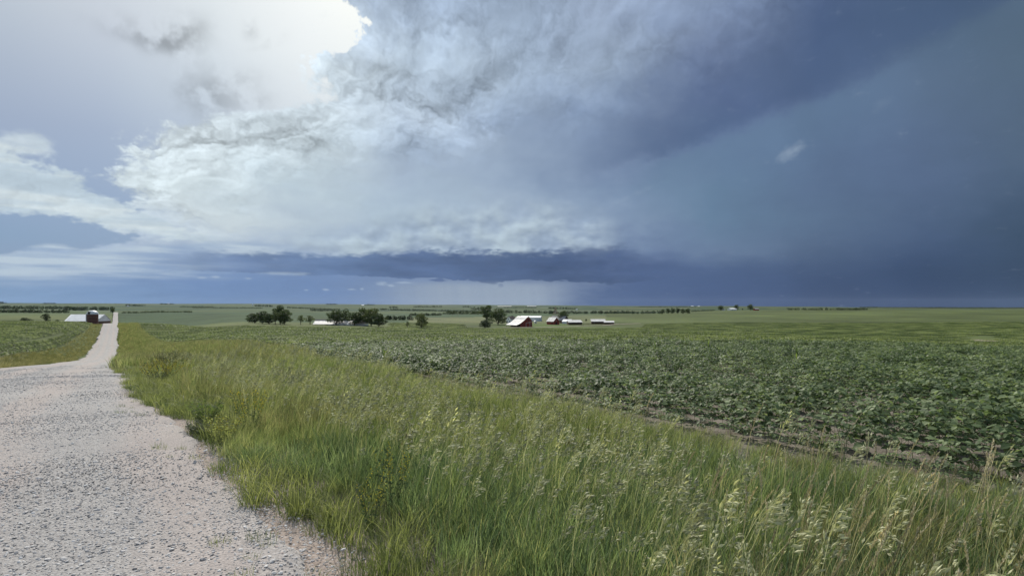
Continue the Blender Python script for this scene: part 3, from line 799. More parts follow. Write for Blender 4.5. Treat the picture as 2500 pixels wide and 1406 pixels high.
def soy_patch(name, lx, ly, rows, per, leaf=.13, seed=0, mat=None, hh=(.12, .40)):
    """a few metres of rows seen from afar: loose leaf faces"""
    rg = np.random.default_rng(seed); V, F = [], []
    pts = []
    for r_ in range(rows):
        sx = (r_ + .5) / rows * lx - lx / 2
        for k in range(per):
            pts.append((sx + rg.normal(0, .13), rg.uniform(-ly / 2, ly / 2), rg.uniform(*hh)))
    pts = np.array(pts); n = len(pts)
    pts[:, 2] = hh[0] + (pts[:, 2] - hh[0]) * (1 - np.minimum(np.abs(((pts[:, 0] + lx / 2) / lx * rows) % 1 - .5) * 1.2, .6))
    q = np.array([(-.5, 0, 0), (0, -.42, .06), (.5, 0, 0), (0, .42, .06)])
    for i in range(n):
        M = np.array(Euler((rg.normal(0, .45), rg.normal(0, .45), rg.uniform(0, 6.28))).to_matrix())
        V.append(q * leaf * rg.uniform(.7, 1.25) @ M.T + pts[i])
    V = np.vstack(V); F = np.arange(n * 4).reshape(-1, 4)
    me = mesh_np(name, V, tris=F); me.materials.append(mat or M_SOY_FAR); return me

# ------------------------------------------------------------------ scattering: one object of points that carries the plants
def scatter(name, P, yaw, scl, idx, meshes, label, cat, tilt=None, parent=None):
    N = len(P); me = bpy.data.meshes.new(name); me.vertices.add(N); me.vertices.foreach_set('co', np.asarray(P, np.float32).ravel())
    rot = np.zeros((N, 3)); rot[:, 2] = yaw
    if tilt is not None: rot[:, :2] = tilt
    attr(me, 'rot', rot, 'FLOAT_VECTOR'); attr(me, 'scl', scl); attr(me, 'idx', idx, 'INT')
    o = obj(name, me)
    col = bpy.data.collections.new(name + "_sources")
    for i, m_ in enumerate(meshes):
        col.objects.link(bpy.data.objects.new("%s_%02d" % (name, i), m_))
    nt = bpy.data.node_groups.new(name, 'GeometryNodeTree')
    nt.interface.new_socket('Geometry', in_out='INPUT', socket_type='NodeSocketGeometry'); nt.interface.new_socket('Geometry', in_out='OUTPUT', socket_type='NodeSocketGeometry')
    gi, go = nt.nodes.new('NodeGroupInput'), nt.nodes.new('NodeGroupOutput')
    ip = nt.nodes.new('GeometryNodeInstanceOnPoints'); ci = nt.nodes.new('GeometryNodeCollectionInfo')
    ci.inputs['Collection'].default_value = col; ci.inputs['Separate Children'].default_value = True; ci.inputs['Reset Children'].default_value = True
    def na(nm, t):
        n = nt.nodes.new('GeometryNodeInputNamedAttribute'); n.data_type = t; n.inputs['Name'].default_value = nm; return n.outputs[0]
    er = nt.nodes.new('FunctionNodeEulerToRotation')
    nt.links.new(na('rot', 'FLOAT_VECTOR'), er.inputs[0]); nt.links.new(er.outputs[0], ip.inputs['Rotation'])
    nt.links.new(na('scl', 'FLOAT'), ip.inputs['Scale']); nt.links.new(na('idx', 'INT'), ip.inputs['Instance Index'])
    ip.inputs['Pick Instance'].default_value = True
    nt.links.new(gi.outputs[0], ip.inputs['Points']); nt.links.new(ci.outputs[0], ip.inputs['Instance']); nt.links.new(ip.outputs[0], go.inputs[0])
    md = o.modifiers.new("plants", 'NODES'); md.node_group = nt
    o['kind'] = 'stuff'
    if parent is None: tag(o, label, cat, kind='stuff')
    else: o.parent = parent
    return o
def in_view(x, y, m=.06):
    return (y > 1.6) & (np.abs(x) < y * (.893 + m) + .6)
def strew(q0, q1, s0, s1, dens):
    n = int((q1 - q0) * (s1 - s0) * dens)
    q, s = RNG.uniform(q0, q1, n), RNG.uniform(s0, s1, n); x, y = xy(q, s); k = in_view(x, y)
    return q[k], s[k], x[k], y[k]

# ---- grass of the verge between road and field
FIELD0 = 7.55          # first full row of the bean field
EDGE = 6.8           # where the tall grass ends
def edge_right(q): return EDGE + .35 * fbm(q * .25, q * 0, 61, 3)
def verge():
    K = [grass_clump("tall_grass", 30, .13, (.26, .58), (.004, .0075), (.10, .6), M_GRASS, .12, .14) for _ in range(4)]                   # 0-3
    K += [grass_clump("lush_grass", 34, .13, (.20, .48), (.005, .009), (.12, .65), M_GRASS_DARK, .14, .08) for _ in range(4)]               # 4-7
    K += [grass_clump("short_grass", 40, .13, (.05, .16), (.003, .006), (.2, .9), M_GRASS_SHORT, .15) for _ in range(3)]                    # 8-10
    K += [grass_clump("yellowish_grass", 34, .12, (.22, .42), (.004, .008), (.3, .9), M_GRASS_YEL, .22) for _ in range(3)]                   # 11-13
    K += [grass_clump("olive_grass", 34, .16, (.30, .62), (.005, .009), (.15, .6), M_GRASS_DRY, .12, .2) for _ in range(3)]                  # 14-16
    K += [seed_stalk("panicle", random.uniform(.62, .82), 'panicle', M_SEED) for _ in range(5)]                                              # 17-21
    K += [seed_stalk("spike", random.uniform(.62, .86), 'spike', M_SEED_TAN) for _ in range(4)]                                             # 22-25
    K += [grass_clump("far_grass", 36, .30, (.30, .66), (.012, .022), (.12, .5), M_GRASS if i < 2 else M_GRASS_DRY, .1, .16) for i in range(4)]   # 26-29
    K += [grass_clump("far_short_grass", 44, .30, (.06, .22), (.012, .02), (.2, .8), M_GRASS_SHORT if i < 1 else M_GRASS_DRY, .1) for i in range(2)]  # 30-31
    Pq, Ps, Px, Py, Pi, Psc = [], [], [], [], [], []
    def put(q, s, x, y, i, sc):
        Pq.append(q); Ps.append(s); Px.append(x); Py.append(y); Pi.append(i); Psc.append(sc)
    for (q0, q1, dens, far) in ((-2, 13, 95, 0), (13, 26, 62, 0), (26, 60, 20, 1), (60, 130, 11, 1), (130, 345, 5, 1)):
        q, s, x, y = strew(q0, q1, -.2, 8.2, dens)
        e = road_right(q) + .02 + .26 * fbm(q * .9, s, 71, 3); f = edge_right(q) + .6 * sm(30, 50, q) - s
        pat = fbm(x * .35, y * .35, 81, 3); keep = (s > e) & (f > 0)
        q, s, x, y, e, f, pat = (v[keep] for v in (q, s, x, y, e, f, pat))
        d = s - e; n = len(q); u = RNG.uniform(0, 1, n)
        low = d < .55 + .45 * fbm(q * .4, q * 0, 91, 3) + np.where((q > 10) & (q < 24), .5, 0)
        if not far:
            near = np.hypot(x, y) < 7.5
            i = np.where(near & (u < .75), RNG.integers(4, 8, n), RNG.integers(0, 4, n))
            i = np.where((pat > .3) & (u > .72), RNG.integers(14, 17, n), i)
            i = np.where((f < .8) & (u < .55), RNG.integers(11, 14, n), i)
            i = np.where(low, np.where(u < .8, RNG.integers(8, 11, n), RNG.integers(11, 14, n)), i)
            sc = RNG.uniform(.75, 1.2, n) * np.where(low, 1.0, .62 + .38 * sm(.3, 1.6, d)) * (.55 + .45 * sm(.1, 1.5, f))
        else:
            i = np.where(u < .5, RNG.integers(26, 28, n), RNG.integers(28, 30, n))
            i = np.where(low, np.where(u < .6, 30, 31), i)
            sc = RNG.uniform(.8, 1.25, n) * (1 + .25 * (q0 >= 60))
        put(q, s, x, y, i, sc)
    # flowering stems
    for (q0, q1, dens) in ((-2, 8, 40), (8, 16, 28), (16, 34, 12)):
        q, s, x, y = strew(q0, q1, 1.2, 6.9, dens)
        pat = fbm(x * .5, y * .5, 101, 3); e = road_right(q)
        right = sm(.9, 2.2, x + .5 * pat)
        keep = (s > e + .9) & (s < edge_right(q) - .9) & (pat > -.45)
        q, s, x, y, right = (v[keep] for v in (q, s, x, y, right)); n = len(q)
        i = np.where(RNG.uniform(0, 1, n) < right * .75, RNG.integers(22, 26, n), RNG.integers(17, 22, n))
        put(q, s, x, y, i, RNG.uniform(.62, 1.15, n))
    # left bank
    for (q0, q1, dens) in ((15, 60, 14), (60, 130, 8), (130, 330, 4)):
        q, s, x, y = strew(q0, q1, -13, ROAD_L, dens)
        e = ROAD_L - .15 - .3 * (fbm(q * .5, s, 73, 3) + .3) - s; keep = (e > 0) & (s > LEFT_FIELD - .3 + .3 * fbm(q * .3, q * 0, 77, 2))
        q, s, x, y, e = (v[keep] for v in (q, s, x, y, e)); n = len(q); u = RNG.uniform(0, 1, n)
        i = np.where(u < .35, 31, np.where(u < .6, 30, RNG.integers(28, 30, n)))
        put(q, s, x, y, i, RNG.uniform(.6, .95, n))
    # stray tufts on the gravel edge and a few short ones between the bean rows
    q, s, x, y = strew(1, 14, .0, 1.3, 9); e = road_right(q); keep = (s < e + .1) & (s > e - .55) & (fbm(q * 1.3, s * 2, 111, 2) > .15)
    put(q[keep], s[keep], x[keep], y[keep], RNG.integers(8, 11, keep.sum()), RNG.uniform(.35, .8, keep.sum()))
    q, s, x, y = strew(-4, 30, 6.4, 7.6, 6); n = len(q)
    put(q, s, x, y, RNG.integers(11, 14, n), RNG.uniform(.4, .8, n))
    q, s, x, y = (np.concatenate(v) for v in (Pq, Ps, Px, Py)); i = np.concatenate(Pi).astype(int); sc = np.concatenate(Psc)
    z = zground(x, y) - .01
    onroad = (s < road_right(q)) & (s > ROAD_L); z = np.where(onroad, zroad(x, y) - .005, z)
    n = len(x)
    yaw = np.where((i >= 17) & (i <= 25), RNG.normal(.1, .7, n), RNG.uniform(-.7, .7, n))
    tilt = RNG.normal(0, .09, (n, 2)); tilt[:, 1] += np.where((i >= 22) & (i <= 25), -.02, .06)
    scatter("roadside_grass", np.stack([x, y, z], -1), yaw, sc, i, K, "tall green and olive brome grass with pale seed heads along the gravel road", "grass", tilt)
    return n
LEFT_FIELD = -9.6
N_GRASS = verge()

# ---- the bean field
def bean_rows():
    pts = []
    for k in range(0, 130):
        s = FIELD0 + .76 * k
        q = np.arange(-75, 105, .115); q = q + RNG.uniform(-.03, .03, len(q)); ss = s + RNG.normal(0, .035, len(q))
        x, y = xy(q, ss); ok = in_view(x, y, .05) & (np.hypot(x, y) < 44) & (y < 36)
        gap = (fbm(x * .45, y * .45, 121, 3) + .35 * RNG.uniform(-1, 1, len(x))) > -.74
        ok &= gap
        pts.append(np.stack([x[ok], y[ok]], -1))
    # thin stray row beside the grass
    q = np.arange(-10, 40, .12); x, y = xy(q, 7.02 + RNG.normal(0, .05, len(q))); ok = in_view(x, y) & (RNG.uniform(0, 1, len(q)) < .75)
    small = np.stack([x[ok], y[ok]], -1)
    return np.vstack(pts), small
PTS, PTS_SMALL = bean_rows()
ORD = ["first", "second", "third", "fourth", "fifth", "sixth", "seventh", "eighth", "ninth", "tenth", "eleventh", "twelfth", "thirteenth", "fourteenth", "fifteenth", "sixteenth", "seventeenth", "eighteenth", "nineteenth", "twentieth"]
def bean_field():
    allp = np.vstack([PTS, PTS_SMALL]); sc = np.concatenate([RNG.uniform(.74, 1.16, len(PTS)), RNG.uniform(.50, .82, len(PTS_SMALL))])
    sc = sc * (1 + .20 * fbm(allp[:, 0] * .35, allp[:, 1] * .5, 131, 2))
    d = allp[:, 1] / np.maximum(sc, .5); seen = (np.abs(allp[:, 0]) < allp[:, 1] * .905)
    ex = road_right(0)
    order = np.argsort(np.where(seen, d, 1e9)); first = order[:300]; rest = np.setdiff1d(np.arange(len(allp)), first)
    z = zground(allp[:, 0], allp[:, 1])
    # the three hundred nearest plants: things of their own
    stems = [stem_mesh(l[0]) for l in SOY_LAY]
    for me in stems: me.materials.append(M_STEM)
    protos = []
    for li, (h, L) in enumerate(SOY_LAY): protos.append((stems[li], [(TRI_ME[t], zz, hd, pt, s_) for t, zz, hd, pt, s_ in L]))
    qn, sn = qs(allp[:, 0], allp[:, 1])
    for i in first:
        st, L = protos[int(RNG.integers(0, 7))]
        root = empty("soybean_plant", (allp[i, 0], allp[i, 1], z[i]), RNG.uniform(0, 6.28)); root.scale = (sc[i],) * 3
        if i >= len(PTS): tag(root, "small stunted soybean plant in the thin row beside the tall grass", "soybean plant", "stunted soybean plants along the grass")
        else:
            row = ORD[min(int(round((sn[i] - FIELD0) / .76)), 19)]
            tag(root, "leafy green soybean plant in the %s full row counted from the grass verge" % row, "soybean plant", "soybean plants of the %s row" % row)
        obj("stem", st, None, root)
        for me, zz, hd, pt, s_ in L:
            lf = obj("leaf", me, None, root); lf.location = (0, 0, zz); lf.rotation_euler = (Euler((0, 0, hd)).to_matrix() @ Euler((pt, 0, 0)).to_matrix()).to_euler(); lf.scale = (s_,) * 3
    joined = [soy_joined("bean", l) for l in SOY_LAY]
    P = np.column_stack([allp[rest], z[rest]]); n = len(P)
    # farther rows in longer pieces
    patches = [soy_patch("bean_rows", 2.28, 2.0, 3, 95, .135, 500 + k) for k in range(4)]
    coarse = [soy_patch("bean_rows_far", 4.56, 4.0, 6, 85, .24, 600 + k) for k in range(3)]
    wide = [soy_patch("bean_rows_wide", 9.12, 8.0, 12, 60, .5, 700 + k) for k in range(3)]
    yaw = [RNG.uniform(0, 6.28, n)]; scl = [sc[rest]]; idx = [RNG.integers(0, 7, n)]; PP = [P]
    def fill(s0, s1, q0, q1, ds, dq, dmin, dmax, ids, leftside=False):
        S_, Q_ = np.meshgrid(np.arange(s1 - ds / 2, s0, -ds) if leftside else np.arange(s0 + ds / 2, s1, ds), np.arange(q0, q1, dq), indexing='ij'); S_, Q_ = S_.ravel(), Q_.ravel()
        x, y = xy(Q_, S_); r = np.hypot(x, y)
        dd = y if not leftside else y
        pxx = 1250 + FPX * x / np.maximum(y, 1)
        yard = (y > 440) & (pxx > 1130) & (pxx < 1580) | (y > 380) & (pxx < 960) | (y > 262) & (pxx < 340) | (S_ < 6) & (S_ > LEFT_FIELD) | (((y - 285) / 32) ** 2 + ((pxx - 2405) / 42) ** 2 + .5 * fbm(x * .08, y * .08, 161, 2) < 1)
        ok = ~yard & in_view(x, y, .10) & (dd >= dmin) & (dd < dmax) & (r > 30)
        x, y = x[ok], y[ok]; k = len(x)
        PP.append(np.column_stack([x, y, zground(x, y) - .02])); yaw.append(np.full(k, -ROAD_A) + np.where(RNG.uniform(0, 1, k) < .5, 0, math.pi))
        scl.append(RNG.uniform(.92, 1.1, k)); idx.append(RNG.choice(ids, k))
    fill(FIELD0 - .38, 150, -60, 150, 2.28, 2.0, 35, 96, [7, 8, 9, 10])
    fill(FIELD0 - .38, 320, -90, 330, 4.56, 4.0, 95, 245, [11, 12, 13])
    fill(-330, 900, -420, 700, 9.12, 8.0, 245, 560, [14, 15, 16])
    fill(-80, LEFT_FIELD, 20, 240, 2.28, 2.0, 25, 150, [7, 8, 9, 10], True)
    fill(-140, LEFT_FIELD, 60, 330, 4.56, 4.0, 149, 262, [11, 12, 13], True)
    PP, yaw, scl, idx = np.vstack(PP), np.concatenate(yaw), np.concatenate(scl), np.concatenate(idx).astype(int)
    tilt = np.zeros((len(PP), 2)); tilt[:n] = RNG.normal(0, .08, (n, 2))
    # lay the row pieces along the slope
    k = np.arange(n, len(PP)); e = 1.5
    gx = (zground(PP[k, 0] + e, PP[k, 1]) - zground(PP[k, 0] - e, PP[k, 1])) / (2 * e); gy = (zground(PP[k, 0], PP[k, 1] + e) - zground(PP[k, 0], PP[k, 1] - e)) / (2 * e)
    cy, sy = np.cos(yaw[k]), np.sin(yaw[k])
    tilt[k, 1] = -np.arctan(gx * cy + gy * sy); tilt[k, 0] = np.arctan(-gx * sy + gy * cy)
    scatter("soybean_crop", PP, yaw, scl, idx, joined + patches + coarse + wide, "dense dark green soybean rows covering the fields on both sides of the road", "crop", tilt)
    return len(PP)
N_BEAN = bean_field()

# ---- gravel on the road
def gravel():
    src = []
    for k in range(6):
        bm = bmesh.new(); bmesh.ops.create_icosphere(bm, subdivisions=1, radius=1.0)
        sx, sy, sz = random.uniform(.8, 1.2), random.uniform(.6, .9), random.uniform(.28, .42)
        for v in bm.verts:
            n = 1 + random.uniform(-.22, .18); v.co = Vector((v.co.x * sx, v.co.y * sy, v.co.z * sz)) * n
        me = bpy.data.meshes.new("stone"); bm.to_mesh(me); bm.free(); src.append(me)
    m, g = material("limestone_stone"); p = pos(g); oi = S(g, g.n('ShaderNodeObjectInfo').outputs['Random'])
    c = g.ramp(oi, [(0, (.30, .29, .285)), (.3, (.42, .405, .395)), (.7, (.55, .535, .52)), (.92, (.66, .65, .635)), (1, (.46, .38, .34))])
    n = g.noise(p, 60.0, 3, .6); finish(g, g.mix(1.0, c, g.ramp(n, [(.3, (.85, .85, .85)), (.7, (1.1, 1.1, 1.1))]), 'MULTIPLY'), .9, spec=.2)
    for me in src: me.materials.append(m)
    Q, Sx = [], []
    for (q0, q1, dens) in ((0, 8, 1300), (8, 14, 850), (14, 24, 380), (24, 40, 110)):
        q, s, x, y = strew(q0, q1, ROAD_L - .1, 1.4, dens)
        w = .5 - .5 * np.sin((s + .4 * fbm(s * .5, q * .1, 141, 2)) * 3.4) + .9 * fbm(s * .8, q * .25, 151, 3)
        e = road_right(q) + .40 * RNG.uniform(0, 1, len(q)) ** 2 - s; keep = (e > 0) & (RNG.uniform(0, 1, len(q)) < np.clip(.45 + .6 * w, .18, 1))
        Q.append(q[keep]); Sx.append(s[keep])
    q, s = np.concatenate(Q), np.concatenate(Sx); x, y = xy(q, s); n = len(q)
    r = np.hypot(x, y)
    size = np.exp(RNG.normal(math.log(.0078), .42, n)); size = np.clip(size, .004, .03) * (1 + .5 * sm(8, 24, r))
    z = zroad(x, y) + size * .15
    vis = size / y * ((np.abs(x) < y * .89) & (y > 3.72))
    order = np.argsort(-vis); first, rest = order[:300], order[300:]
    for i in first:
        o = obj("stone", src[int(RNG.integers(0, 6))], None, ROAD); o.location = (x[i], y[i], z[i]); o.rotation_euler = (RNG.normal(0, .3), RNG.normal(0, .3), RNG.uniform(0, 6.28)); o.scale = (size[i],) * 3
    scatter("gravel", np.stack([x, y, z], -1)[rest], RNG.uniform(0, 6.28, len(rest)), size[rest], RNG.integers(0, 6, len(rest)), src, "", "", RNG.normal(0, .3, (len(rest), 2)), ROAD)
    return n
N_GRAVEL = gravel()
print("counts", N_GRASS, N_BEAN, N_GRAVEL)

# ------------------------------------------------------------------ trees
def tree_leaf_mat(name, c1, c2):
    m, g = material(name); p = pos(g); oi = S(g, g.n('ShaderNodeObjectInfo').outputs['Random'])
    n = g.noise(p, .9, 3, .6)
    col = g.mix(g.step(n * .7 + oi * .3, .36, .62), c1, c2)
    finish(g, col, .6, spec=.25, transl=.25, tcol=g.mix(1.0, col, (1.5, 1.6, .8), 'MULTIPLY'))
    return m
M_TREE = [tree_leaf_mat("dark_oak_leaves", (.040, .062, .025), (.076, .104, .040)), tree_leaf_mat("mid_green_leaves", (.050, .076, .027), (.098, .120, .044)), tree_leaf_mat("deep_green_leaves", (.032, .052, .025), (.060, .084, .038))]
M_BARK = plain("bark", (.085, .070, .058), .9, .25, 3.0)
def crown_mesh(name, h, w, seed, leaves, leaf, clear=.22, lobes=9, shape=1.0):
    rg = np.random.default_rng(seed)
    cs = []
    for i in range(lobes):
        a = i * 2.4 + rg.uniform(-.5, .5); t = (i + .5) / lobes
        zc = h * (clear + .14 + (.80 - clear) * t ** shape); rr = w * .5 * (.62 * math.sin(math.pi * min(.22 + .70 * t, 1)) + .06) * rg.uniform(.6, 1.15)
        cs.append((rr * math.cos(a), rr * math.sin(a), zc, w * rg.uniform(.20, .30), h * rg.uniform(.11, .17)))
    cs.append((0, 0, h * .60, w * .27, h * .24)); cs = np.array(cs)
    k = rg.integers(0, len(cs), leaves)
    d = rg.normal(size=(leaves, 3)); d /= np.linalg.norm(d, axis=1)[:, None]
    rad = rg.uniform(.45, 1.06, leaves) ** .55
    P = cs[k, :3] + d * rad[:, None] * np.stack([cs[k, 3], cs[k, 3], cs[k, 4]], -1)
    P[:, 2] = np.maximum(P[:, 2], h * clear * .75)
    n = d + rg.normal(0, .55, (leaves, 3)); n /= np.linalg.norm(n, axis=1)[:, None]
    a = np.cross(n, rg.normal(size=(leaves, 3))); a /= np.linalg.norm(a, axis=1)[:, None]; b = np.cross(n, a)
    s = leaf * rg.uniform(.6, 1.3, leaves)[:, None]
    V = np.stack([P - a * s, P - b * s * .6, P + a * s, P + b * s * .6], 1).reshape(-1, 3)
    return mesh_np(name, V, tris=np.arange(len(V)).reshape(-1, 4)), cs
def tree_meshes(h, w, seed, leaves=1500, leaf=.30, clear=.22, mat=0, shape=1.0):
    cm, cs = crown_mesh("crown", h, w, seed, leaves, leaf, clear, shape=shape); cm.materials.append(M_TREE[mat])
    b = MB(); r = h * .022 + .05
    b.tube((0, 0, -.5), (0, 0, h * clear), r * 1.25, r, 7); b.tube((0, 0, h * clear), (w * .02, 0, h * .70), r, r * .35, 6)
    rs = random.Random(seed)
    for c in cs[:-1]:
        t = rs.uniform(.6, 1.0); b.tube((0, 0, h * clear * t + h * .05 * rs.random()), (c[0] * .9, c[1] * .9, c[2]), r * .45, r * .12, 5)
    tm = b.mesh("trunk"); tm.materials.append(M_BARK)
    return cm, tm
KIND = {'oak': tree_meshes(14, 15, 1, 3400, .42, .05, 0), 'oak2': tree_meshes(14, 14, 2, 3200, .42, .03, 1), 'tall': tree_meshes(15, 12.5, 3, 3000, .42, .07, 0, .9), 'round': tree_meshes(9, 10, 4, 2400, .36, .02, 2),
        'small': tree_meshes(7, 5.5, 5, 800, .26, .22, 1), 'open': tree_meshes(13, 11, 6, 1500, .34, .26, 1), 'cedar': tree_meshes(7, 5.2, 7, 1300, .24, .04, 2, .7), 'low': tree_meshes(5, 9, 8, 1200, .28, .05, 2)}
def tree(kind, px, y, lo, hi, hpx, label, group=None, wscale=1.0, cat="tree", name="tree"):
    """a tree whose foot stands where the ground shows at (px, y); hpx its height in photograph pixels"""
    x, D, z = seat(px, y, lo, hi)
    cm, tm = KIND[kind]
    hm = max(v.co.z for v in cm.vertices) if kind not in HT else HT[kind]; HT[kind] = hm
    sc = hpx * D / FPX / hm
    root = empty(name, (x, D, z - .1), random.uniform(0, 6.28)); root.scale = (sc * wscale, sc * wscale, sc)
    tag(root, label, cat, group)
    obj("crown", cm, None, root); obj("trunk", tm, None, root)
    return root
HT = {}
G1 = "trees of the left clump below the bean field"; G2 = "trees of the clump in front of the white shed"; G3 = "trees around the red barn farm"
tree('round', 622, 789, 360, 470, 26, "low rounded tree at the left end of the left tree clump", G1, 1.56)
tree('oak', 640, 790, 360, 470, 32, "broad dark tree second from the left in the left clump", G1, 1.19)
tree('round', 657, 791, 360, 470, 27, "shorter tree in the middle of the left clump", G1, 1.25)
tree('tall', 684, 791, 370, 490, 47, "tallest tree of the left clump with a forked dark crown", G1, 1.06)
tree('oak', 694, 792, 360, 450, 38, "wide tree closing the right end of the left clump", G1, 1.06)
tree('open', 672, 792, 350, 440, 33, "mid height tree in front of the tallest one in the left clump", G1, 1.00)
tree('small', 734, 792, 360, 470, 24, "thin small tree standing alone between the two tree clumps", None, .9)
tree('small', 757, 792, 360, 470, 23, "spreading small tree at the left end of the long white roof", None, 1.3)
tree('oak', 820, 794, 360, 470, 40, "dark wide tree at the left end of the right clump", G2, 1.15)
tree('open', 843, 794, 360, 470, 42, "tree with an open top second from the left in the right clump", G2, 0.94)
tree('oak2', 865, 795, 350, 440, 34, "olive green lower tree in the middle of the right clump", G2, 1.06)
tree('tall', 886, 795, 370, 480, 45, "tallest tree of the right clump standing at its back", G2, 1.19)
tree('oak2', 906, 796, 360, 460, 46, "full crowned tree on the right side of the right clump", G2, 1.06)
tree('round', 925, 797, 350, 440, 34, "low branching tree at the right end of the right clump", G2, 1.19)
tree('small', 995, 800, 380, 480, 16, "tiny leaning tree to the left of a lone round one", None, .8)
tree('oak2', 1029, 801, 380, 480, 38, "lone full tree between the right clump and the red barn", None, .88)
tree('tall', 1188, 785, 560, 720, 41, "tall dark tree at the back of the three left of the red barn", G3, 1.10)
tree('oak', 1216, 793, 480, 620, 42, "large round tree nearest the white farmhouse", G3, 1.19)
tree('round', 1184, 801, 400, 520, 22, "small round tree at the field edge left of the barn", G3, 1.44)
tree('tall', 1375, 788, 540, 640, 30, "tall narrow tree beside the grain elevator", G3, 1.15)
tree('cedar', 1431, 785, 560, 680, 7, "tiny round bush between the open shed and the long sheds", None, 1.1, "bush", "bush")
tree('cedar', 1236, 789, 500, 620, 6, "small dark shrub at the corner of the white farmhouse", None, 1.0, "bush", "bush")
tree('cedar', 1251, 789, 500, 620, 5, "smaller shrub under the window of the white farmhouse", None, 1.2, "bush", "bush")
tree('low', 63, 783, 250, 330, 14, "wide low dark bush at the left field crest", None, 1.25, "bush", "bush")
tree('cedar', 112, 783, 250, 330, 23, "bushy dark cedar at the crest left of the white shed", None, 1.15)
tree('low', 140, 783, 250, 330, 7, "flat little bush right of the dark cedar", None, 1.0, "bush", "bush")
tree('oak', 275, 763, 900, 1050, 13, "dark tree beside the gravel road on the second hill", None, .9)
G4 = "trees of the small farm on the right horizon"
tree('oak', 1760, 757, 1300, 1590, 13, "wide dark tree left of the white house on the right horizon", G4, 1.3)
tree('oak2', 1797, 757, 1300, 1590, 14, "tree behind the white house on the right horizon", G4, 1.05)
tree('cedar', 1813, 757, 1300, 1590, 5, "tiny tree between the white house and the red shed", G4, .9)
tree('oak', 1832, 758, 1300, 1590, 16, "round dark tree directly left of the red shed", G4, .95)
for i, (px, hp, k, w) in enumerate(((1618, 12, 'oak', 1.0), (1631, 14, 'oak2', .9), (1643, 15, 'oak', .9), (1655, 15, 'tall', 1.0), (1667, 13, 'oak2', 1.0), (1679, 14, 'oak', .9))):
    tree(k, px, 766, 930, 1080, hp, ["first tree from the left in the short grove right of the farm", "second tree from the left in the short grove right of the farm", "third tree from the left in the short grove right of the farm", "fourth tree from the left in the short grove right of the farm", "fifth tree from the left in the short grove right of the farm", "last tree on the right of the short grove right of the farm"][i], "trees of the short grove", w)

# ---- hedgerows and woods far off, each read as one mass
M_WOOD = tree_leaf_mat("far_wood_leaves", (.026, .044, .024), (.050, .070, .034))
def treeline(label, px0, px1, y0, y1, lo, hi, hpx, dens=1.0, seed=0, ragged=.45, gaps=0.0):
    rg = np.random.default_rng(1000 + seed); V = []
    x = px0
    while x < px1:
        t = (x - px0) / max(px1 - px0, 1); y = y0 + (y1 - y0) * t
        if rg.uniform() >= gaps:
            X, D, z = seat(x + rg.uniform(-.4, .4) * hpx, y, lo, hi)
            D2 = D * (1 + rg.uniform(-.012, .012)); X2 = X * D2 / D; z = g0(X2, D2)
            h = hpx * D / FPX * (1 - ragged * rg.uniform(0, 1) ** 1.2); w = h * rg.uniform(.75, 1.25); n = int(70 * dens)
            d = rg.normal(size=(n, 3)); d /= np.linalg.norm(d, axis=1)[:, None]; d *= rg.uniform(.5, 1, (n, 1)) ** .5
            P = d * np.array([w * .55, w * .55, h * .52]) + np.array([X2, D2, z + h * .48])
            s = h * .13 * rg.uniform(.6, 1.3, (n, 1)); a = rg.normal(size=(n, 3)); a /= np.linalg.norm(a, axis=1)[:, None]; b = np.cross(a, rg.normal(size=(n, 3))); b /= np.linalg.norm(b, axis=1)[:, None]
            V.append(np.stack([P - a * s, P - b * s * .7, P + a * s, P + b * s * .7], 1).reshape(-1, 3))
        x += hpx * rg.uniform(.22, .42)
    V = np.vstack(V); me = mesh_np("treeline", V, tris=np.arange(len(V)).reshape(-1, 4))
    tag(obj("treeline", me, M_WOOD), label, "treeline", "far hedgerows and woods", kind="stuff")
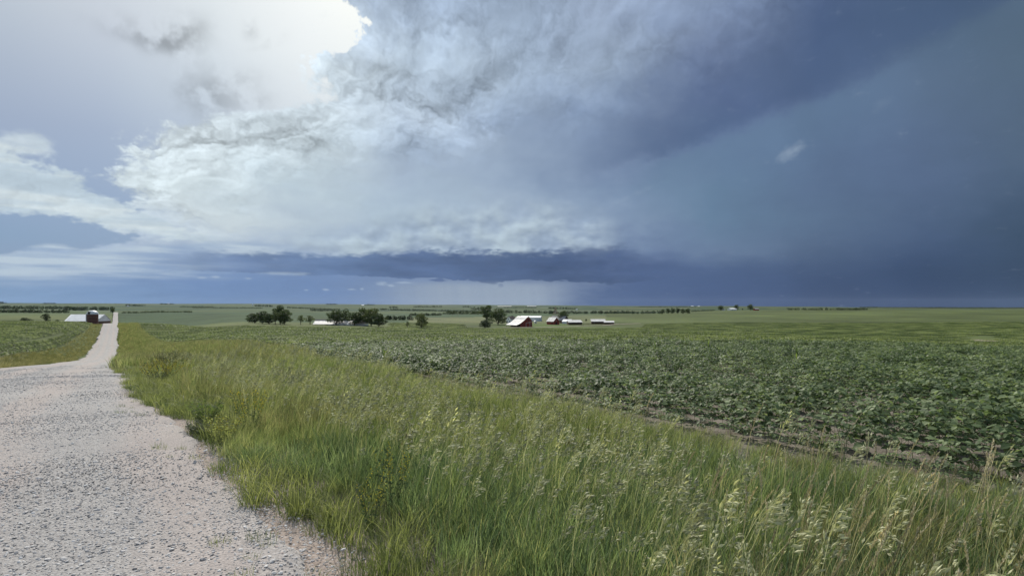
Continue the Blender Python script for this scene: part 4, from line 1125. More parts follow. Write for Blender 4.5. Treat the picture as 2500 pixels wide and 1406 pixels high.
for i, a in enumerate((
    ("dark wood at the left edge below the far hill", -60, 165, 763, 764, 500, 1500, 9, 1.2), ("second dark wood behind it at the left edge", -60, 175, 754, 755, 1500, 3000, 9, 1.0),
    ("long dark tree belt behind the white shed", 160, 278, 758, 757, 900, 2600, 10, 1.2), ("low hedge left of the far hill road fork", 300, 468, 762, 763, 900, 1100, 5, .8),
    ("thin hedge on the far slope above the left clump", 470, 640, 752, 753, 2000, 4800, 3.2, .6), ("hedge rising behind the left tree clump", 700, 830, 752, 757, 1800, 4000, 4, .7),
    ("short dark grove in the valley behind the right clump", 760, 815, 759, 759, 900, 2500, 6, .9), ("rounded grove right of the right clump", 945, 1005, 781, 781, 560, 800, 12, 1.4),
    ("hedge along the valley right of the right clump", 1000, 1090, 771, 770, 800, 1400, 7, 1.0), ("long valley hedge leading to the farm", 930, 1190, 757, 763, 1500, 3200, 5, .8),
    ("valley trees behind the red barn farm", 1085, 1200, 765, 767, 900, 1600, 9, 1.0), ("hedge behind the white farm sheds", 1230, 1350, 764, 765, 1000, 2400, 8, 1.0, .5),
    ("belt of trees along the valley right of the elevator", 1340, 1620, 766, 766, 960, 2200, 8, 1.0), ("distant grove above the farm roofs", 1155, 1200, 757, 757, 2000, 4000, 9, .9),
    ("thin far hedge above the farm", 1230, 1310, 752, 752, 2500, 5200, 3, .6), ("far dark wood above the elevator", 1340, 1405, 754, 755, 2000, 4800, 5, .8),
    ("small lone grove on the far middle slope", 952, 972, 752, 752, 2500, 4800, 5, .8), ("thin grove on the middle horizon", 1010, 1080, 750, 750, 3500, 7000, 4, .7), ("flat grove on the horizon above the right clump", 797, 824, 744, 744, 6000, 9000, 3.4, .7),
    ("small grove on the horizon right of the right clump", 893, 914, 745, 745, 6000, 9000, 3.2, .7), ("grove on the left horizon near the road", 308, 352, 747, 748, 2500, 6000, 5, .7),
    ("tiny grove on the left horizon", 392, 425, 743, 743, 6000, 9000, 3, .6), ("grove around the pale far farm", 620, 665, 748, 749, 3000, 8000, 5, .7), ("dark wood along the right horizon", 1925, 2120, 757, 757, 1350, 1590, 6, .9, .45),
    ("low trees left of the right horizon farm", 1688, 1745, 756, 757, 1400, 1590, 4, .7), ("thin blue wood at the far right horizon", 2100, 2520, 752, 753, 5000, 9000, 3.5, .7), ("grove on the left edge of the horizon", -10, 14, 741, 741, 6000, 9000, 6, .8), ("two bushes on the left horizon", 105, 135, 742, 742, 6000, 9000, 3.5, .7),
    ("thin far hedge right of the farm", 1560, 1700, 750, 750, 3500, 8000, 2.5, .5), ("far hedge on the slope left of the farm", 1130, 1150, 750, 750, 3500, 8000, 3.5, .6), ("sparse hedge far behind the road hill", 440, 520, 750, 750, 3000, 6000, 3, .5))):
    treeline(*a[:9], seed=i, gaps=a[9] * .35 if len(a) > 9 else .03)

# ------------------------------------------------------------------ buildings
M_RED = plain("red_barn_boards", (.22, .042, .032), .8, .22, 1.2)
M_ROOFW = plain("white_metal_roof", (.44, .44, .44), .55, .16, .5, .3)
M_ROOFG = plain("grey_shingles", (.30, .30, .31), .8, .18, .8)
M_ROOFD = plain("dark_brown_shingles", (.11, .085, .075), .85, .2, 1.0)
M_WHITE = plain("white_siding", (.80, .80, .80), .65, .04, .8)
M_STEELW = plain("pale_steel_siding", (.48, .52, .56), .5, .08, .5, .4)
M_BOARD = plain("weathered_boards", (.13, .085, .062), .9, .25, 2.0)
M_DARKIN = plain("painted_dark_opening", (.03, .027, .025), .95, .1)  # near-black colour paints the unlit inside of openings onto solid panels
M_GLASS = plain("window_glass", (.05, .06, .07), .15, .1, 1.0, .6)
M_TILE = plain("dark_red_tile_blocks", (.095, .035, .028), .55, .2, 2.0)
M_DOME = plain("galvanised_dome", (.62, .64, .66), .42, .08, .8, .5)
M_RUST = plain("rusty_steel", (.34, .24, .20), .7, .25, 2.0)
M_TRIM = plain("white_trim", (.72, .72, .70), .6, .05)
M_CONC = plain("concrete", (.36, .34, .31), .9, .12, 1.0)

def roof_slab(mb, prof, y0, y1, th=.18):
    """a thin roof over the profile prof (x, z points), from y0 to y1"""
    for (x0, z0), (x1, z1) in zip(prof[:-1], prof[1:]):
        mb.add([(x0, y0, z0), (x1, y0, z1), (x1, y1, z1), (x0, y1, z0), (x0, y0, z0 + th), (x1, y0, z1 + th), (x1, y1, z1 + th), (x0, y1, z0 + th)],
               [(0, 3, 2, 1), (4, 5, 6, 7), (0, 1, 5, 4), (3, 7, 6, 2), (0, 4, 7, 3), (1, 2, 6, 5)])
def ribs(prof, y0, y1, step, root, mat):
    """standing seams of a metal roof"""
    b = MB(); y = y0 + step
    while y < y1 - .1:
        for (x0, z0), (x1, z1) in zip(prof[:-1], prof[1:]):
            b.add([(x0, y - .04, z0 + .18), (x1, y - .04, z1 + .18), (x1, y, z1 + .25), (x0, y, z0 + .25), (x0, y + .04, z0 + .18), (x1, y + .04, z1 + .18)], [(0, 1, 2, 3), (3, 2, 5, 4)])
        y += step
    o = b.build("seams", mat, root); o['kind'] = 'stuff'
    return o

# --- big red barn: gable to the right, long roof sweeping low on the left
def red_barn():
    x, D, z = seat(1283, 798, 470, 560)
    t = empty("red_barn", (x, D, z), R(31))            # local -y faces the viewer (gable), +y is the ridge direction
    tag(t, "large red barn with a long pale roof sweeping low on one side", "barn")
    L = 17.0
    wall = [(-5.2, -.6), (7, -.6), (7, 4.6), (3.0, 9.0), (-1.0, 6.0), (-5.2, 3.2)]
    w = MB(); w.prism(wall, 0, L); w.build("wall", M_RED, t)
    prof = [(-9.8, 1.5), (-5.2, 3.2), (-1.0, 6.1), (1.4, 8.2), (3.0, 9.1), (5.2, 6.7), (7.5, 4.4)]
    r = MB(); roof_slab(r, prof, -.5, L + .5); ro = r.build("roof", M_ROOFW, t); ribs(prof[:5], -.5, L + .5, 1.5, ro, M_ROOFW)
    for k in range(5):
        p = MB(); p.box(-9.5, -9.25, k * L / 4 - .12, k * L / 4 + .12, -.6, 1.6); p.build("post", M_BOARD, t)
    b = MB(); b.box(-5.35, -5.22, .3, L - .3, 0, 2.6); b.build("lean_to_shade_panel", M_DARKIN, t)  # dark sheet painting the shade under the lean-to roof
    d = MB(); d.box(.6, 4.4, -.14, -.02, 0, 3.4); dd = d.build("door", M_RED, t)
    tr = MB(); tr.box(.45, .6, -.16, -.02, 0, 3.55); tr.box(4.4, 4.55, -.16, -.02, 0, 3.55); tr.box(.45, 4.55, -.16, -.02, 3.55, 3.7); tr.build("door_frame", M_TRIM, dd)
    m = MB(); m.box(2.2, 3.6, -.14, -.02, 5.6, 7.0); m.build("loft_door", M_DARKIN, t)
    for xx in (-3.4, 5.5):
        q = MB(); q.box(xx, xx + .9, -.12, -.02, 1.4, 2.5); q.build("window", M_GLASS, t)
    m = MB(); m.box(3.4, 6.8, -.1, -.02, 4.25, 4.45); m.build("trim_board", M_TRIM, t)
red_barn()
def gable_house(name, label, cat, px, y, lo, hi, rz, W, L, He, Hr, wallm, roofm, over=.4, ridge_off=0.0, doors=(), windows=(), seam=False, chimney=False):
    """W across the gable (local x), L along the ridge (local y), eaves He, ridge Hr"""
    x, D, z = seat(px, y, lo, hi)
    t = empty(name, (x, D, z), R(rz)); tag(t, label, cat)
    rx = ridge_off * W / 2
    w = MB(); w.prism([(-W / 2, -.6), (W / 2, -.6), (W / 2, He), (rx, Hr), (-W / 2, He)], -L / 2, L / 2); w.build("wall", wallm, t)
    k = over; sl = (Hr - He) / (W / 2 + rx); sr = (Hr - He) / (W / 2 - rx)
    prof = [(-W / 2 - k, He - sl * k + .02), (rx, Hr + .02), (W / 2 + k, He - sr * k + .02)]
    r = MB(); roof_slab(r, prof, -L / 2 - k, L / 2 + k); ro = r.build("roof", roofm, t)
    if seam: ribs(prof, -L / 2 - k, L / 2 + k, 1.4, ro, roofm)
    if chimney:
        c = MB(); c.box(rx - .3, rx + .3, L * .15, L * .15 + .6, Hr - .6, Hr + 1.0); c.build("chimney", M_TILE, ro)
    for (side, a0, a1, z0, z1, mat, nm) in list(doors) + list(windows):
        b = MB()
        if side == 'f': b.box(a0, a1, -L / 2 - .08, -L / 2 - .003, z0, z1)
        elif side == 'b': b.box(a0, a1, L / 2 + .003, L / 2 + .08, z0, z1)
        elif side == 'l': b.box(-W / 2 - .08, -W / 2 - .003, a0, a1, z0, z1)
        else: b.box(W / 2 + .003, W / 2 + .08, a0, a1, z0, z1)
        o = b.build(nm, mat, t)
        if nm == "window":
            f = MB(); e = .12
            if side in 'f': f.box(a0 - e, a1 + e, -L / 2 - .05, -L / 2 - .002, z0 - e, z1 + e)
            elif side == 'l': f.box(-W / 2 - .05, -W / 2 - .002, a0 - e, a1 + e, z0 - e, z1 + e)
            else: f = None
            if f: f.build("window_frame", M_TRIM, o)
    return t
gable_house("small_barn", "small red barn with a pale roof in front of the grain elevator", "barn", 1350, 792, 500, 590, 36, 7.4, 10.5, 3.2, 6.9, M_RED, M_ROOFW, .4, doors=(('f', -1.2, .8, 0, 2.3, M_DARKIN, "door"), ('l', -3.6, -2.4, 0, 2.1, M_DARKIN, "side_door")), windows=(('f', -.4, .4, 3.2, 4.0, M_GLASS, "window"),))
gable_house("grain_barn", "weathered grey roofed barn under the grain elevator", "barn", 1366, 788, 570, 660, 52, 10, 17, 3.4, 7.4, M_BOARD, M_ROOFG, .5, doors=(('f', -1.6, 1.6, 0, 3.2, M_DARKIN, "door"),))
gable_house("lean_shed", "low shed with a pale blue roof right of the small red barn", "shed", 1385, 790, 530, 600, 60, 6, 9, 2.2, 4.2, M_STEELW, M_STEELW, .3, .3, doors=(('f', -1, 1, 0, 1.9, M_DARKIN, "door"),))
gable_house("farmhouse", "white two storey farmhouse with a dark brown roof", "house", 1248, 788, 575, 660, -38, 6.6, 9.0, 4.2, 7.0, M_WHITE, M_ROOFD, .35, windows=(('f', -1.9, -1.0, 1.0, 2.3, M_GLASS, "window"), ('f', 1.0, 1.9, 1.0, 2.3, M_GLASS, "window"), ('f', -.5, .4, 3.4, 4.5, M_GLASS, "window"), ('r', -3, -2, 1.0, 2.2, M_GLASS, "window"), ('r', 1, 2, 1.0, 2.2, M_GLASS, "window")), doors=(('r', -.9, .1, 0, 2.1, M_BOARD, "door"),), chimney=True)
gable_house("machine_shed", "long white steel machine shed behind the big red barn", "shed", 1297, 784, 610, 720, 78, 11, 24, 4.4, 6.2, M_STEELW, M_WHITE, .3, seam=True, doors=(('l', -5, 1, 0, 3.8, M_WHITE, "sliding_door"), ('f', -2, 2, 0, 3.6, M_WHITE, "end_door")))
gable_house("round_bin_house", "tiny white pump house right of the big red barn", "shed", 1307, 789, 540, 620, 20, 2.2, 2.4, 2.0, 2.8, M_WHITE, M_WHITE, .15, doors=(('f', -.4, .4, 0, 1.7, M_BOARD, "door"),))
def open_shed(name, label, px, y, lo, hi, rz, W, L, hf, hb, nb):
    """mono-pitch shed, open towards the viewer (local -y)"""
    x, D, z = seat(px, y, lo, hi); t = empty(name, (x, D, z), R(rz)); tag(t, label, "shed")
    r = MB(); r.add([(-W / 2 - .4, -.7, hf), (W / 2 + .4, -.7, hf), (W / 2 + .4, L + .4, hb), (-W / 2 - .4, L + .4, hb), (-W / 2 - .4, -.7, hf + .2), (W / 2 + .4, -.7, hf + .2), (W / 2 + .4, L + .4, hb + .2), (-W / 2 - .4, L + .4, hb + .2)],
                    [(0, 3, 2, 1), (4, 5, 6, 7), (0, 1, 5, 4), (3, 7, 6, 2), (0, 4, 7, 3), (1, 2, 6, 5)])
    r.build("roof", M_ROOFW, t)
    b = MB(); b.box(-W / 2, W / 2, L - .15, L, -.6, hb - .02); b.build("back_wall", M_BOARD, t)
    for s_ in (-1, 1):
        b = MB(); b.add([(s_ * W / 2, 0, -.6), (s_ * W / 2, L, -.6), (s_ * W / 2, L, hb - .03), (s_ * W / 2, 0, hf - .03), (s_ * (W / 2 - .15), 0, -.6), (s_ * (W / 2 - .15), L, -.6), (s_ * (W / 2 - .15), L, hb - .03), (s_ * (W / 2 - .15), 0, hf - .03)],
                        [(0, 1, 2, 3), (7, 6, 5, 4), (0, 3, 7, 4), (1, 5, 6, 2)]); b.build("side_wall", M_BOARD, t)
    for k in range(nb + 1):
        xx = -W / 2 + .2 + (W - .4) * k / nb
        b = MB(); b.box(xx - .12, xx + .12, -.1, .12, -.6, hf); b.build("post", M_BOARD, t)
    b = MB(); b.box(-W / 2, W / 2, .02, .1, .0, .9); b.build("feed_board", M_BOARD, t)
open_shed("open_cattle_shed", "brown open fronted cattle shed with a sloping white roof", 1405, 793, 490, 600, 8, 13.5, 8, 2.3, 4.4, 4)
open_shed("long_cattle_shed", "longer of the two low white roofed sheds right of the farm", 1461, 791, 520, 640, -4, 14, 7, 2.4, 4.6, 5)
open_shed("short_cattle_shed", "shorter low shed at the right end of the farm", 1487, 792, 500, 600, -8, 9.5, 6, 1.9, 3.3, 3)
def elevator():
    x, D, z = seat(1356, 789, 570, 680); t = empty("grain_elevator", (x, D, z), R(20)); H = 38 * D / FPX
    tag(t, "slender rusty grain elevator tower with sloping spouts above the farm", "tower")
    w = 2.6
    for sx in (-1, 1):
        for sy in (-1, 1):
            b = MB(); b.tube((sx * w * 1.35, sy * w * 1.35, 0), (sx * w * .22, sy * w * .22, H - 1.2), .13, .10, 4); b.build("leg", M_RUST, t)
    b = MB()
    for k in range(6):
        z0, z1 = H * k / 6.4, H * (k + 1) / 6.4
        def c(zz): return w * (1.35 - 1.13 * zz / (H - 1.2))
        for (ax, ay), (bx, by) in (((-1, -1), (1, -1)), ((1, -1), (1, 1)), ((1, 1), (-1, 1)), ((-1, 1), (-1, -1))):
            b.tube((ax * c(z0), ay * c(z0), z0), (bx * c(z1), by * c(z1), z1), .06, None, 4); b.tube((ax * c(z1), ay * c(z1), z1), (bx * c(z1), by * c(z1), z1), .06, None, 4)
    br = b.build("bracing", M_RUST, t)
    b = MB(); b.box(-.55, .55, -.55, .55, H - 1.3, H); b.build("head_box", M_RUST, t)
    b = MB(); b.box(-.15, .15, -.15, .15, -.3, H - 1.3); b.build("lift_leg", M_ROOFG, t)
    for (ex, ey, ez) in ((5.5, 1.0, 6.0), (6.5, -2.0, 4.5), (-3.6, 2.0, 6.5)):
        b = MB(); b.tube((0, 0, H - 1.0), (ex, ey, ez), .13, None, 6); b.build("spout", M_RUST, t)
elevator()
def paddock_fence():
    t = None
    pts = [seat(p, y, 480, 640) for p, y in ((1424, 793), (1436, 793), (1448, 793), (1462, 793), (1476, 794))]
    x0, y0, z0 = pts[0]; t = empty("paddock_fence", (x0, y0, z0)); tag(t, "brown board fence of the pen between the farm sheds", "fence")
    for (x, y, z) in pts:
        b = MB(); b.box(x - x0 - .1, x - x0 + .1, y - y0 - .1, y - y0 + .1, z - z0 - .4, z - z0 + 1.5); b.build("post", M_BOARD, t)
    for (a, b_) in zip(pts[:-1], pts[1:]):
        for hz in (.4, .8, 1.2):
            m = MB(); m.tube((a[0] - x0, a[1] - y0 - .14, a[2] - z0 + hz), (b_[0] - x0, b_[1] - y0 - .14, b_[2] - z0 + hz), .09, None, 4); m.build("rail", M_BOARD, t)
paddock_fence()

# --- silo and white shed left of the road
def silo():
    x, D, z = seat(226, 787, 266, 300); z = g0(x, D)
    top = EYE - D * (767 - HOR) / FPX; H = top - z; r = 11.8 * D / FPX
    t = empty("silo", (x, D, z), 0); tag(t, "short dark red tile silo with a pale metal dome", "silo")
    b = MB(); n = 28
    v, f = [], []
    for zz in (-1.0, H):
        for i in range(n): v.append((r * math.cos(2 * math.pi * i / n), r * math.sin(2 * math.pi * i / n), zz))
    f = [(i, (i + 1) % n, n + (i + 1) % n, n + i) for i in range(n)]; b.add(v, f); b.build("wall", M_TILE, t)
    k = 0.5
    while k < H:
        h = MB(); v = []
        for rr, zz in ((r + .02, k - .05), (r + .06, k), (r + .02, k + .05)):
            for i in range(n): v.append((rr * math.cos(2 * math.pi * i / n), rr * math.sin(2 * math.pi * i / n), zz))
        h.add(v, [(j * n + i, j * n + (i + 1) % n, (j + 1) * n + (i + 1) % n, (j + 1) * n + i) for j in range(2) for i in range(n)]); h.build("hoop", M_RUST, t); k += .75
    d = MB(); v = []; m = 7
    for j in range(m + 1):
        a = math.pi / 2 * j / m
        for i in range(n): v.append(((r + .12) * math.cos(a) * math.cos(2 * math.pi * i / n) + 1e-4, (r + .12) * math.cos(a) * math.sin(2 * math.pi * i / n), H + r * .80 * math.sin(a)))
    d.add(v, [(j * n + i, j * n + (i + 1) % n, (j + 1) * n + (i + 1) % n, (j + 1) * n + i) for j in range(m) for i in range(n)]); do = d.build("dome", M_DOME, t, True)
    b = MB(); b.box(-.45, .45, -r - .25, -r * .55, H + .1, H + 1.2); b.build("dormer", M_DARKIN, do)
    b = MB(); b.tube((-r * .9, -r * .55, -.5), (-r * .9, -r * .55, H + .3), .2, None, 8); b.build("chute", M_DOME, t)
silo()
def long_shed():
    x, D, z = seat(203, 787, 285, 318); u = D / FPX
    t = empty("long_shed", (x, D, z), R(3)); tag(t, "long white metal roofed shed behind the dark red silo", "shed")
    zt, ze = EYE - D * (768.5 - HOR) / FPX - z, EYE - D * (784.5 - HOR) / FPX - z
    W0, W1 = -41 * u, 34 * u
    r = MB(); a = [(W0, -1.2, max(ze, .5)), (W1, -1.2, max(ze, .5)), (W1, 5.5, zt), (W0 - 1.3, 5.5, zt)]
    r.add(a + [(p[0], p[1], p[2] + .15) for p in a], [(0, 3, 2, 1), (4, 5, 6, 7), (0, 1, 5, 4), (3, 7, 6, 2), (0, 4, 7, 3), (1, 2, 6, 5)]); ro = r.build("roof", M_WHITE, t)
    k = 1
    b = MB()
    for i in range(1, 26):
        xx = W0 + (W1 - W0) * i / 26
        b.add([(xx - .04, -1.2, max(ze, .5) + .15), (xx + .04, -1.2, max(ze, .5) + .15), (xx + .04, 5.5, zt + .15), (xx - .04, 5.5, zt + .15), (xx, -1.2, max(ze, .5) + .22), (xx, 5.5, zt + .22)], [(0, 4, 5, 3), (4, 1, 2, 5)])
    o = b.build("seams", M_WHITE, ro); o['kind'] = 'stuff'
    r = MB(); a = [(W0 - 1.3, 5.5, zt), (W1, 5.5, zt), (W1, 11, max(ze, .5)), (W0 - 1.3, 11, max(ze, .5))]
    r.add(a + [(p[0], p[1], p[2] + .15) for p in a], [(0, 3, 2, 1), (4, 5, 6, 7), (0, 1, 5, 4), (3, 7, 6, 2), (0, 4, 7, 3), (1, 2, 6, 5)]); r.build("back_roof", M_WHITE, t)
    b = MB(); b.box(W0 + .2, W1 - .2, -.5, 10.5, -1.5, max(ze, .5) - .03); b.build("wall", M_BOARD, t)
    b = MB(); b.add([(W1 - .25, -.5, max(ze, .5) - .02), (W1 - .25, 10.4, max(ze, .5) - .02), (W1 - .25, 5.4, zt - .03), (W1 - .1, -.5, max(ze, .5) - .02), (W1 - .1, 10.4, max(ze, .5) - .02), (W1 - .1, 5.4, zt - .03)], [(0, 1, 2), (5, 4, 3), (0, 3, 4, 1), (1, 4, 5, 2), (2, 5, 3, 0)]); b.build("gable", M_WHITE, t)
long_shed()

# --- shed behind the trees, track
def roof_shed():
    x, D, z = seat(826, 794, 400, 520); u = D / FPX
    t = empty("hog_shed", (x, D, z), R(-2)); tag(t, "long low shed with a bright white roof behind the right tree clump", "shed")
    W = 64 * u; zt, ze = EYE - D * (784 - HOR) / FPX - z + .6, max(EYE - D * (792.5 - HOR) / FPX - z, .7)
    prof = [(0, ze), (6.5, zt), (13, ze)]
    r = MB()
    for (a0, z0), (a1, z1) in zip(prof[:-1], prof[1:]):
        p = [(-W, a0, z0), (W, a0, z0), (W, a1, z1), (-W, a1, z1)]
        r.add(p + [(i, j, k + .15) for i, j, k in p], [(0, 3, 2, 1), (4, 5, 6, 7), (0, 1, 5, 4), (3, 7, 6, 2), (0, 4, 7, 3), (1, 2, 6, 5)])
    ro = r.build("roof", M_ROOFW, t)
    b = MB(); b.box(-W - .2, W + .2, 6.2, 6.8, zt + .1, zt + .55); b.build("ridge_vent", M_RUST, ro)
    b = MB(); b.box(-W + .3, W - .3, .5, 12.5, -1.5, ze - .03); b.build("wall", M_WHITE, t)
    for k in range(9):
        xx = -W + 2 + k * (2 * W - 4) / 8; b = MB(); b.box(xx - 1.2, xx + 1.2, .4, .497, .2, max(ze - .3, .4)); b.build("vent_dark_panel", M_DARKIN, t)  # near-black panels paint the shade inside the vents
roof_shed()
def lane():
    """pale farm track along the yard, draped on the ground"""
    pts = [seat(p, y, 430, 640) for p, y in ((1228, 800), (1262, 800), (1300, 800), (1345, 799), (1380, 798), (1420, 796), (1470, 795), (1505, 792), (1560, 790))]
    xs, ys = np.array([p[0] for p in pts]), np.array([p[1] for p in pts]); t = np.linspace(0, len(pts) - 1, 90)
    cx, cy = np.interp(t, range(len(pts)), xs), np.interp(t, range(len(pts)), ys)
    tx, ty = np.gradient(cx), np.gradient(cy); ln = np.hypot(tx, ty); nx, ny = -ty / ln, tx / ln
    V = []
    for w in (-2.6, -.9, .9, 2.6):
        a, b = cx + nx * w, cy + ny * w; V.append(np.stack([a, b, zground(a, b) + (.40 if abs(w) < 2 else .25)], -1))
    V = np.stack(V, 1).reshape(-1, 3); f = [(i * 4 + j, i * 4 + j + 1, i * 4 + j + 5, i * 4 + j + 4) for i in range(89) for j in range(3)]
    tag(obj("farm_track", mesh_np("farm_track", V, f, smooth=True), plain("dirt_track", (.22, .19, .15), .95, .2, .4)), "pale dirt track along the front of the farm buildings", "track", kind="structure")
lane()
# bare rows washed out in the right field
def bare_rows():
    m = plain("dry_washed_soil", (.34, .29, .23), .95, .15, .6)
    x0, D0, z0 = seat(2405, 832, 255, 330)
    t = empty("bare_soil_patch", (x0, D0, z0)); tag(t, "bare pale soil patch showing crop rows in the right field", "bare soil", kind="structure")
    for k in range(13):
        s_ = (k - 6) * 1.5; L = 5.5 - abs(k - 6) * .45
        a = Vector((x0 + s_, D0)); V = []
        for j in range(9):
            u = (j / 8 - .5) * 2 * L; cx, cy = x0 + s_ * 1.0 + u * .35, D0 + u * 1.4
            w = .52 * (1 - (2 * j / 8 - 1) ** 4) + .05
            for sg in (-1, 1):
                V.append((cx + sg * w - x0, cy - x0 * 0 - D0, g0(cx + sg * w, cy) + .25 - z0))
        me = mesh_np("bare_row", V, [(2 * j, 2 * j + 1, 2 * j + 3, 2 * j + 2) for j in range(8)]); obj("bare_row", me, m, t)
bare_rows()

# --- far farms
def far_house(label, px, y, lo, hi, wpx, hpx, wallm, roofm, rz=20, cat="house", name="far_farmhouse"):
    x, D, z = seat(px, y, lo, hi); W = wpx * D / FPX; H = hpx * D / FPX
    t = empty(name, (x, D, z), R(rz)); tag(t, label, cat)
    b = MB(); b.prism([(-W * .32, -.6), (W * .32, -.6), (W * .32, H * .62), (0, H), (-W * .32, H * .62)], -W * .45, W * .45)
    t.rotation_euler = (0, 0, R(90 + rz)); b.build("wall", wallm, t)
    r = MB(); roof_slab(r, [(-W * .36, H * .58), (0, H + .02), (W * .36, H * .58)], -W * .48, W * .48); r.build("roof", roofm, t)
    d = MB(); d.box(W * .32 + .003, W * .32 + .1, -W * .08, W * .08, 0, H * .42); d.build("door", M_DARKIN, t)
    d = MB(); d.box(-W * .32 - .1, -W * .32 - .003, W * .18, W * .3, H * .25, H * .45); d.build("window", M_GLASS, t)
far_house("white house between the trees on the right horizon", 1787, 757.5, 1300, 1590, 20, 5.5, M_WHITE, M_WHITE)
far_house("small white garage left of the right horizon house", 1767, 757.5, 1300, 1590, 6, 3, M_WHITE, M_ROOFG, 10, "garage", "far_garage")
far_house("dark red shed right of the round tree on the right horizon", 1846, 758, 1300, 1590, 12, 5.5, M_RED, M_ROOFG, 15, "shed", "far_red_shed")
far_house("tiny white farmhouse on the left horizon beside a grove", 411, 743, 6000, 9000, 5, 2.6, M_WHITE, M_WHITE)
far_house("tiny pale shed on the left slope before the grove", 313, 748.5, 2500, 6000, 5, 3, M_WHITE, M_ROOFW, 0, "shed", "far_shed")
far_house("tiny white silo shaped farm building above the left clump", 617, 746, 4000, 8000, 3, 4, M_WHITE, M_WHITE, 0, "shed", "far_shed")
far_house("long low white hog shed on the horizon above the red barn", 1232, 749, 5000, 8500, 36, 1.8, M_WHITE, M_ROOFW, 0, "shed", "far_shed")
far_house("second long white shed on the horizon right of the first", 1298, 748.5, 5000, 8500, 24, 1.8, M_WHITE, M_ROOFW, 0, "shed", "far_shed")
far_house("tiny white farm building right of the elevator in the valley", 1408, 757, 2200, 5000, 4, 2.6, M_WHITE, M_WHITE, 0, "house")
far_house("tiny white farm building on the far slope above the grove", 1690, 749, 5000, 8500, 6, 2.5, M_WHITE, M_WHITE, 0, "house")
far_house("tiny bright farm on the horizon right of the short grove", 1706, 749, 5000, 8500, 5, 2.5, M_WHITE, M_WHITE, 0, "house")
far_house("tiny white house on the horizon right of the right clump", 886, 746, 5000, 8500, 6, 2, M_WHITE, M_WHITE, 0, "house")

# --- poles
def pole(label, px, y, lo, hi, hpx, mat, r=.14, cross=True, name="utility_pole"):
    x, D, z = seat(px, y, lo, hi); H = hpx * D / FPX
    t = empty(name, (x, D, z)); tag(t, label, "pole")
    b = MB(); b.tube((0, 0, -.5), (0, 0, H), r, r * .75, 7); b.build("shaft", mat, t)
    if cross:
        b = MB(); b.box(-.9, .9, -.06, .06, H - .7, H - .55); b.build("crossarm", mat, t)
    else:
        b = MB(); b.box(-r * 1.6, r * 1.6, -.02, .02, H * .8, H); b.build("marker_plate", mat, t)
pole("thin utility pole standing in the valley left of the farm", 1118, 773, 700, 1100, 9, M_BOARD)
pole("second thin utility pole nearer the left edge of the valley", 1104, 774, 700, 1100, 9, M_BOARD)
pole("small yellow marker stake in the verge right of the road", 333, 810, 150, 240, 11, plain("yellow_stake", (.45, .38, .08), .7), .05, False, "marker_stake")

# ------------------------------------------------------------------ single weeds and tufts near the road
def weed(label, px, y, lo, hi, h, w, n, leafm, flowerm, name, leaf=.03, flower=.018, nf=14, cat="weed"):
    x, D, z = seat(px, y, lo, hi); t = empty(name, (x, D, z), random.uniform(0, 6.28)); tag(t, label, cat, "single weeds in the verge")
    st = MB(); LV, FV = [], []
    for k in range(n):
        a = k * 2.4 + random.uniform(-.4, .4); r0 = w * .12 * random.random(); r1 = w * .5 * math.sqrt(random.uniform(.05, 1)); hh = h * random.uniform(.7, 1.05)
        p0, p1 = Vector((r0 * math.cos(a), r0 * math.sin(a), -.02)), Vector((r1 * math.cos(a), r1 * math.sin(a), hh)); st.tube(p0, p1, .003, .0015, 4)
        for j in range(10):
            c = p0.lerp(p1, .25 + .7 * j / 9); d = Vector((random.gauss(0, 1), random.gauss(0, 1), random.uniform(0, .8))).normalized(); s_ = d.orthogonal().normalized()
            ln = leaf * random.uniform(.7, 1.4); LV += [c, c + d * ln * .5 + s_ * ln * .28, c + d * ln, c + d * ln * .5 - s_ * ln * .28]
        if flowerm:
            for j in range(nf):
                c = p0.lerp(p1, .62 + .42 * j / nf) + Vector((random.gauss(0, .012), random.gauss(0, .012), 0)); d = Vector((random.gauss(0, 1), random.gauss(0, 1), random.gauss(0, .7))).normalized(); s_ = d.orthogonal().normalized(); e = d.cross(s_)
                f_ = flower * random.uniform(.6, 1.2); FV += [c - s_ * f_ * .5, c + e * f_ * .5, c + s_ * f_ * .5, c - e * f_ * .5]
    st.build("stem", M_STEM, t)
    me = mesh_np("foliage", [tuple(v) for v in LV], tris=np.arange(len(LV)).reshape(-1, 4)); o = obj("foliage", me, leafm, t); o['kind'] = 'stuff'
    if FV:
        me = mesh_np("blossom", [tuple(v) for v in FV], tris=np.arange(len(FV)).reshape(-1, 4)); o = obj("blossom", me, flowerm, t); o['kind'] = 'stuff'
weed("broad patch forming yellow clover at the verge before the road dip", 392, 938, 12, 30, .62, 1.1, 40, M_WEED, M_YELLOW, "yellow_clover", .045, .022, 16)
weed("yellow clover to the right of the broad yellow patch", 425, 930, 12, 30, .62, 1.0, 36, M_WEED, M_YELLOW, "yellow_clover", .045, .022, 15)
weed("yellow clover farther up behind the brown dock", 362, 905, 18, 40, .6, 1.1, 30, M_WEED, M_YELLOW, "yellow_clover", .045, .022, 12)
weed("brown seeded dock above the yellow clover patch", 405, 912, 16, 36, .8, 1.3, 44, M_WEED, M_WEED_BROWN, "brown_dock", .045, .022, 14)
weed("second brown dock right beside the first", 432, 912, 16, 36, .78, 1.1, 36, M_WEED, M_WEED_BROWN, "brown_dock", .045, .022, 14)
weed("dark green bushy weed where the grass juts onto the gravel", 505, 1048, 6, 14, .42, .55, 40, M_WEED, None, "bushy_weed", .045)
weed("grey green low weed at the gravel rim under the bushy weed", 492, 1062, 6, 14, .2, .42, 30, M_WEED_GREY, None, "grey_weed", .04)
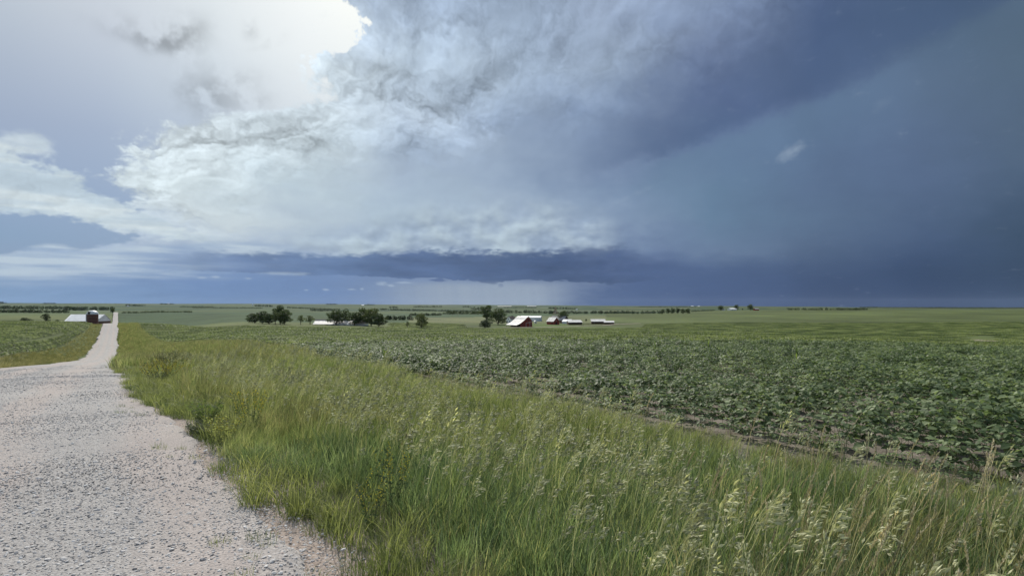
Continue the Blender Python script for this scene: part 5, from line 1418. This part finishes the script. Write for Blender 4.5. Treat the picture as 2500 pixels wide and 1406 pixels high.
weed("yellow flowering stalk leaning in the grass right of the bushy weed", 612, 1062, 5, 12, .62, .55, 16, M_WEED, M_YELLOW, "yellow_stalk", .035, .02, 14)
weed("low yellow clover at the gravel rim left of the lush grass", 545, 1092, 5, 12, .40, .45, 22, M_GRASS_YEL, M_YELLOW, "yellow_clover", .035, .014, 12)
weed("tall yellow flowered weed in the middle of the tall grass", 958, 1260, 3.2, 7, .66, .36, 12, M_WEED, M_YELLOW, "yellow_stalk", .03, .013, 16)
weed("small yellow flowered weed low beside the tall yellow one", 905, 1300, 3.0, 7, .45, .3, 10, M_WEED, M_YELLOW, "yellow_stalk", .03, .012, 12)
def tuft(label, px, y, h, n):
    x, D, z = seat(px, y, 5, 14); t = empty("foxtail_tuft", (x, D, z)); tag(t, label, "grass tuft", "grass tufts at the bare field edge")
    me = grass_clump("blades", n, .16, (h * .6, h), (.005, .009), (.25, .95), M_GRASS_YEL, .25); o = obj("blades", me, None, t); o['kind'] = 'stuff'
    b = MB()
    for k in range(6):
        a = k * 1.05; b.tube((.05 * math.cos(a), .05 * math.sin(a), 0), (.22 * math.cos(a), .22 * math.sin(a), h * .9), .002, .001, 4)
    b.build("stems", M_STEM, t)
tuft("leftmost bright tuft of grass standing at the bare soil edge", 1405, 1040, .46, 130)
tuft("middle bright tuft of grass at the bare soil edge", 1497, 1062, .40, 110)
tuft("rightmost bright tuft of grass at the bare soil edge", 1572, 1078, .44, 120)
def corn(label, px, y, lo, hi, h):
    x, D, z = seat(px, y, lo, hi); t = empty("volunteer_corn", (x, D, z), random.uniform(0, 6.28)); tag(t, label, "corn plant", "stray corn plants in the bean field")
    b = MB(); b.tube((0, 0, -.03), (0, 0, h * .8), .010, .005, 6); b.build("stalk", M_CORN, t)
    for k in range(7):
        a = k * math.pi + random.uniform(-.5, .5); z0 = h * (.15 + .10 * k); L = h * random.uniform(.45, .65)
        v, f = ribbons(np.zeros((1, 2)), np.array([L * .75]), np.array([.045]), np.array([L * .7]), np.array([a]), np.array([.45]), 5)
        v[:, 2] += z0; me = mesh_np("leaf", v, tris=f); obj("leaf", me, M_CORN, t)
for a in (("stray corn plant sticking out of the beans above the verge bend", 938, 905, 14, 30, .75), ("pale stray corn plant in the middle of the bean field", 1945, 895, 12, 30, .8), ("stray corn plant near the field crest above the barn side", 1040, 870, 20, 45, .8),
          ("stray corn plant at the right of the field below the bare patch", 2260, 905, 12, 30, .7), ("stray corn plant in the beans right of centre", 1730, 870, 18, 40, .75), ("stray corn plant left of the pale one in the bean field", 1600, 875, 18, 40, .7), ("stray corn plant near the right edge of the picture", 2420, 880, 14, 32, .75)):
    corn(*a)

# ------------------------------------------------------------------ the air
def haze():
    m = bpy.data.materials.new("haze_air"); m.use_nodes = True; g = G(m.node_tree)
    p = g.n('ShaderNodeVolumePrincipled'); p.inputs['Color'].default_value = (.62, .76, 1.0, 1); p.inputs['Density'].default_value = HAZE; p.inputs['Anisotropy'].default_value = .2
    o = g.n('ShaderNodeOutputMaterial'); g.t.links.new(p.outputs[0], o.inputs['Volume'])
    b = MB(); b.box(-12600, 12600, -12600, 12600, -330, 130); h = b.build("haze", m)
    h['kind'] = 'stuff'; h['label'] = "thin bluish summer air over the fields"; h['category'] = "haze"
HAZE = 0.8e-5
haze()
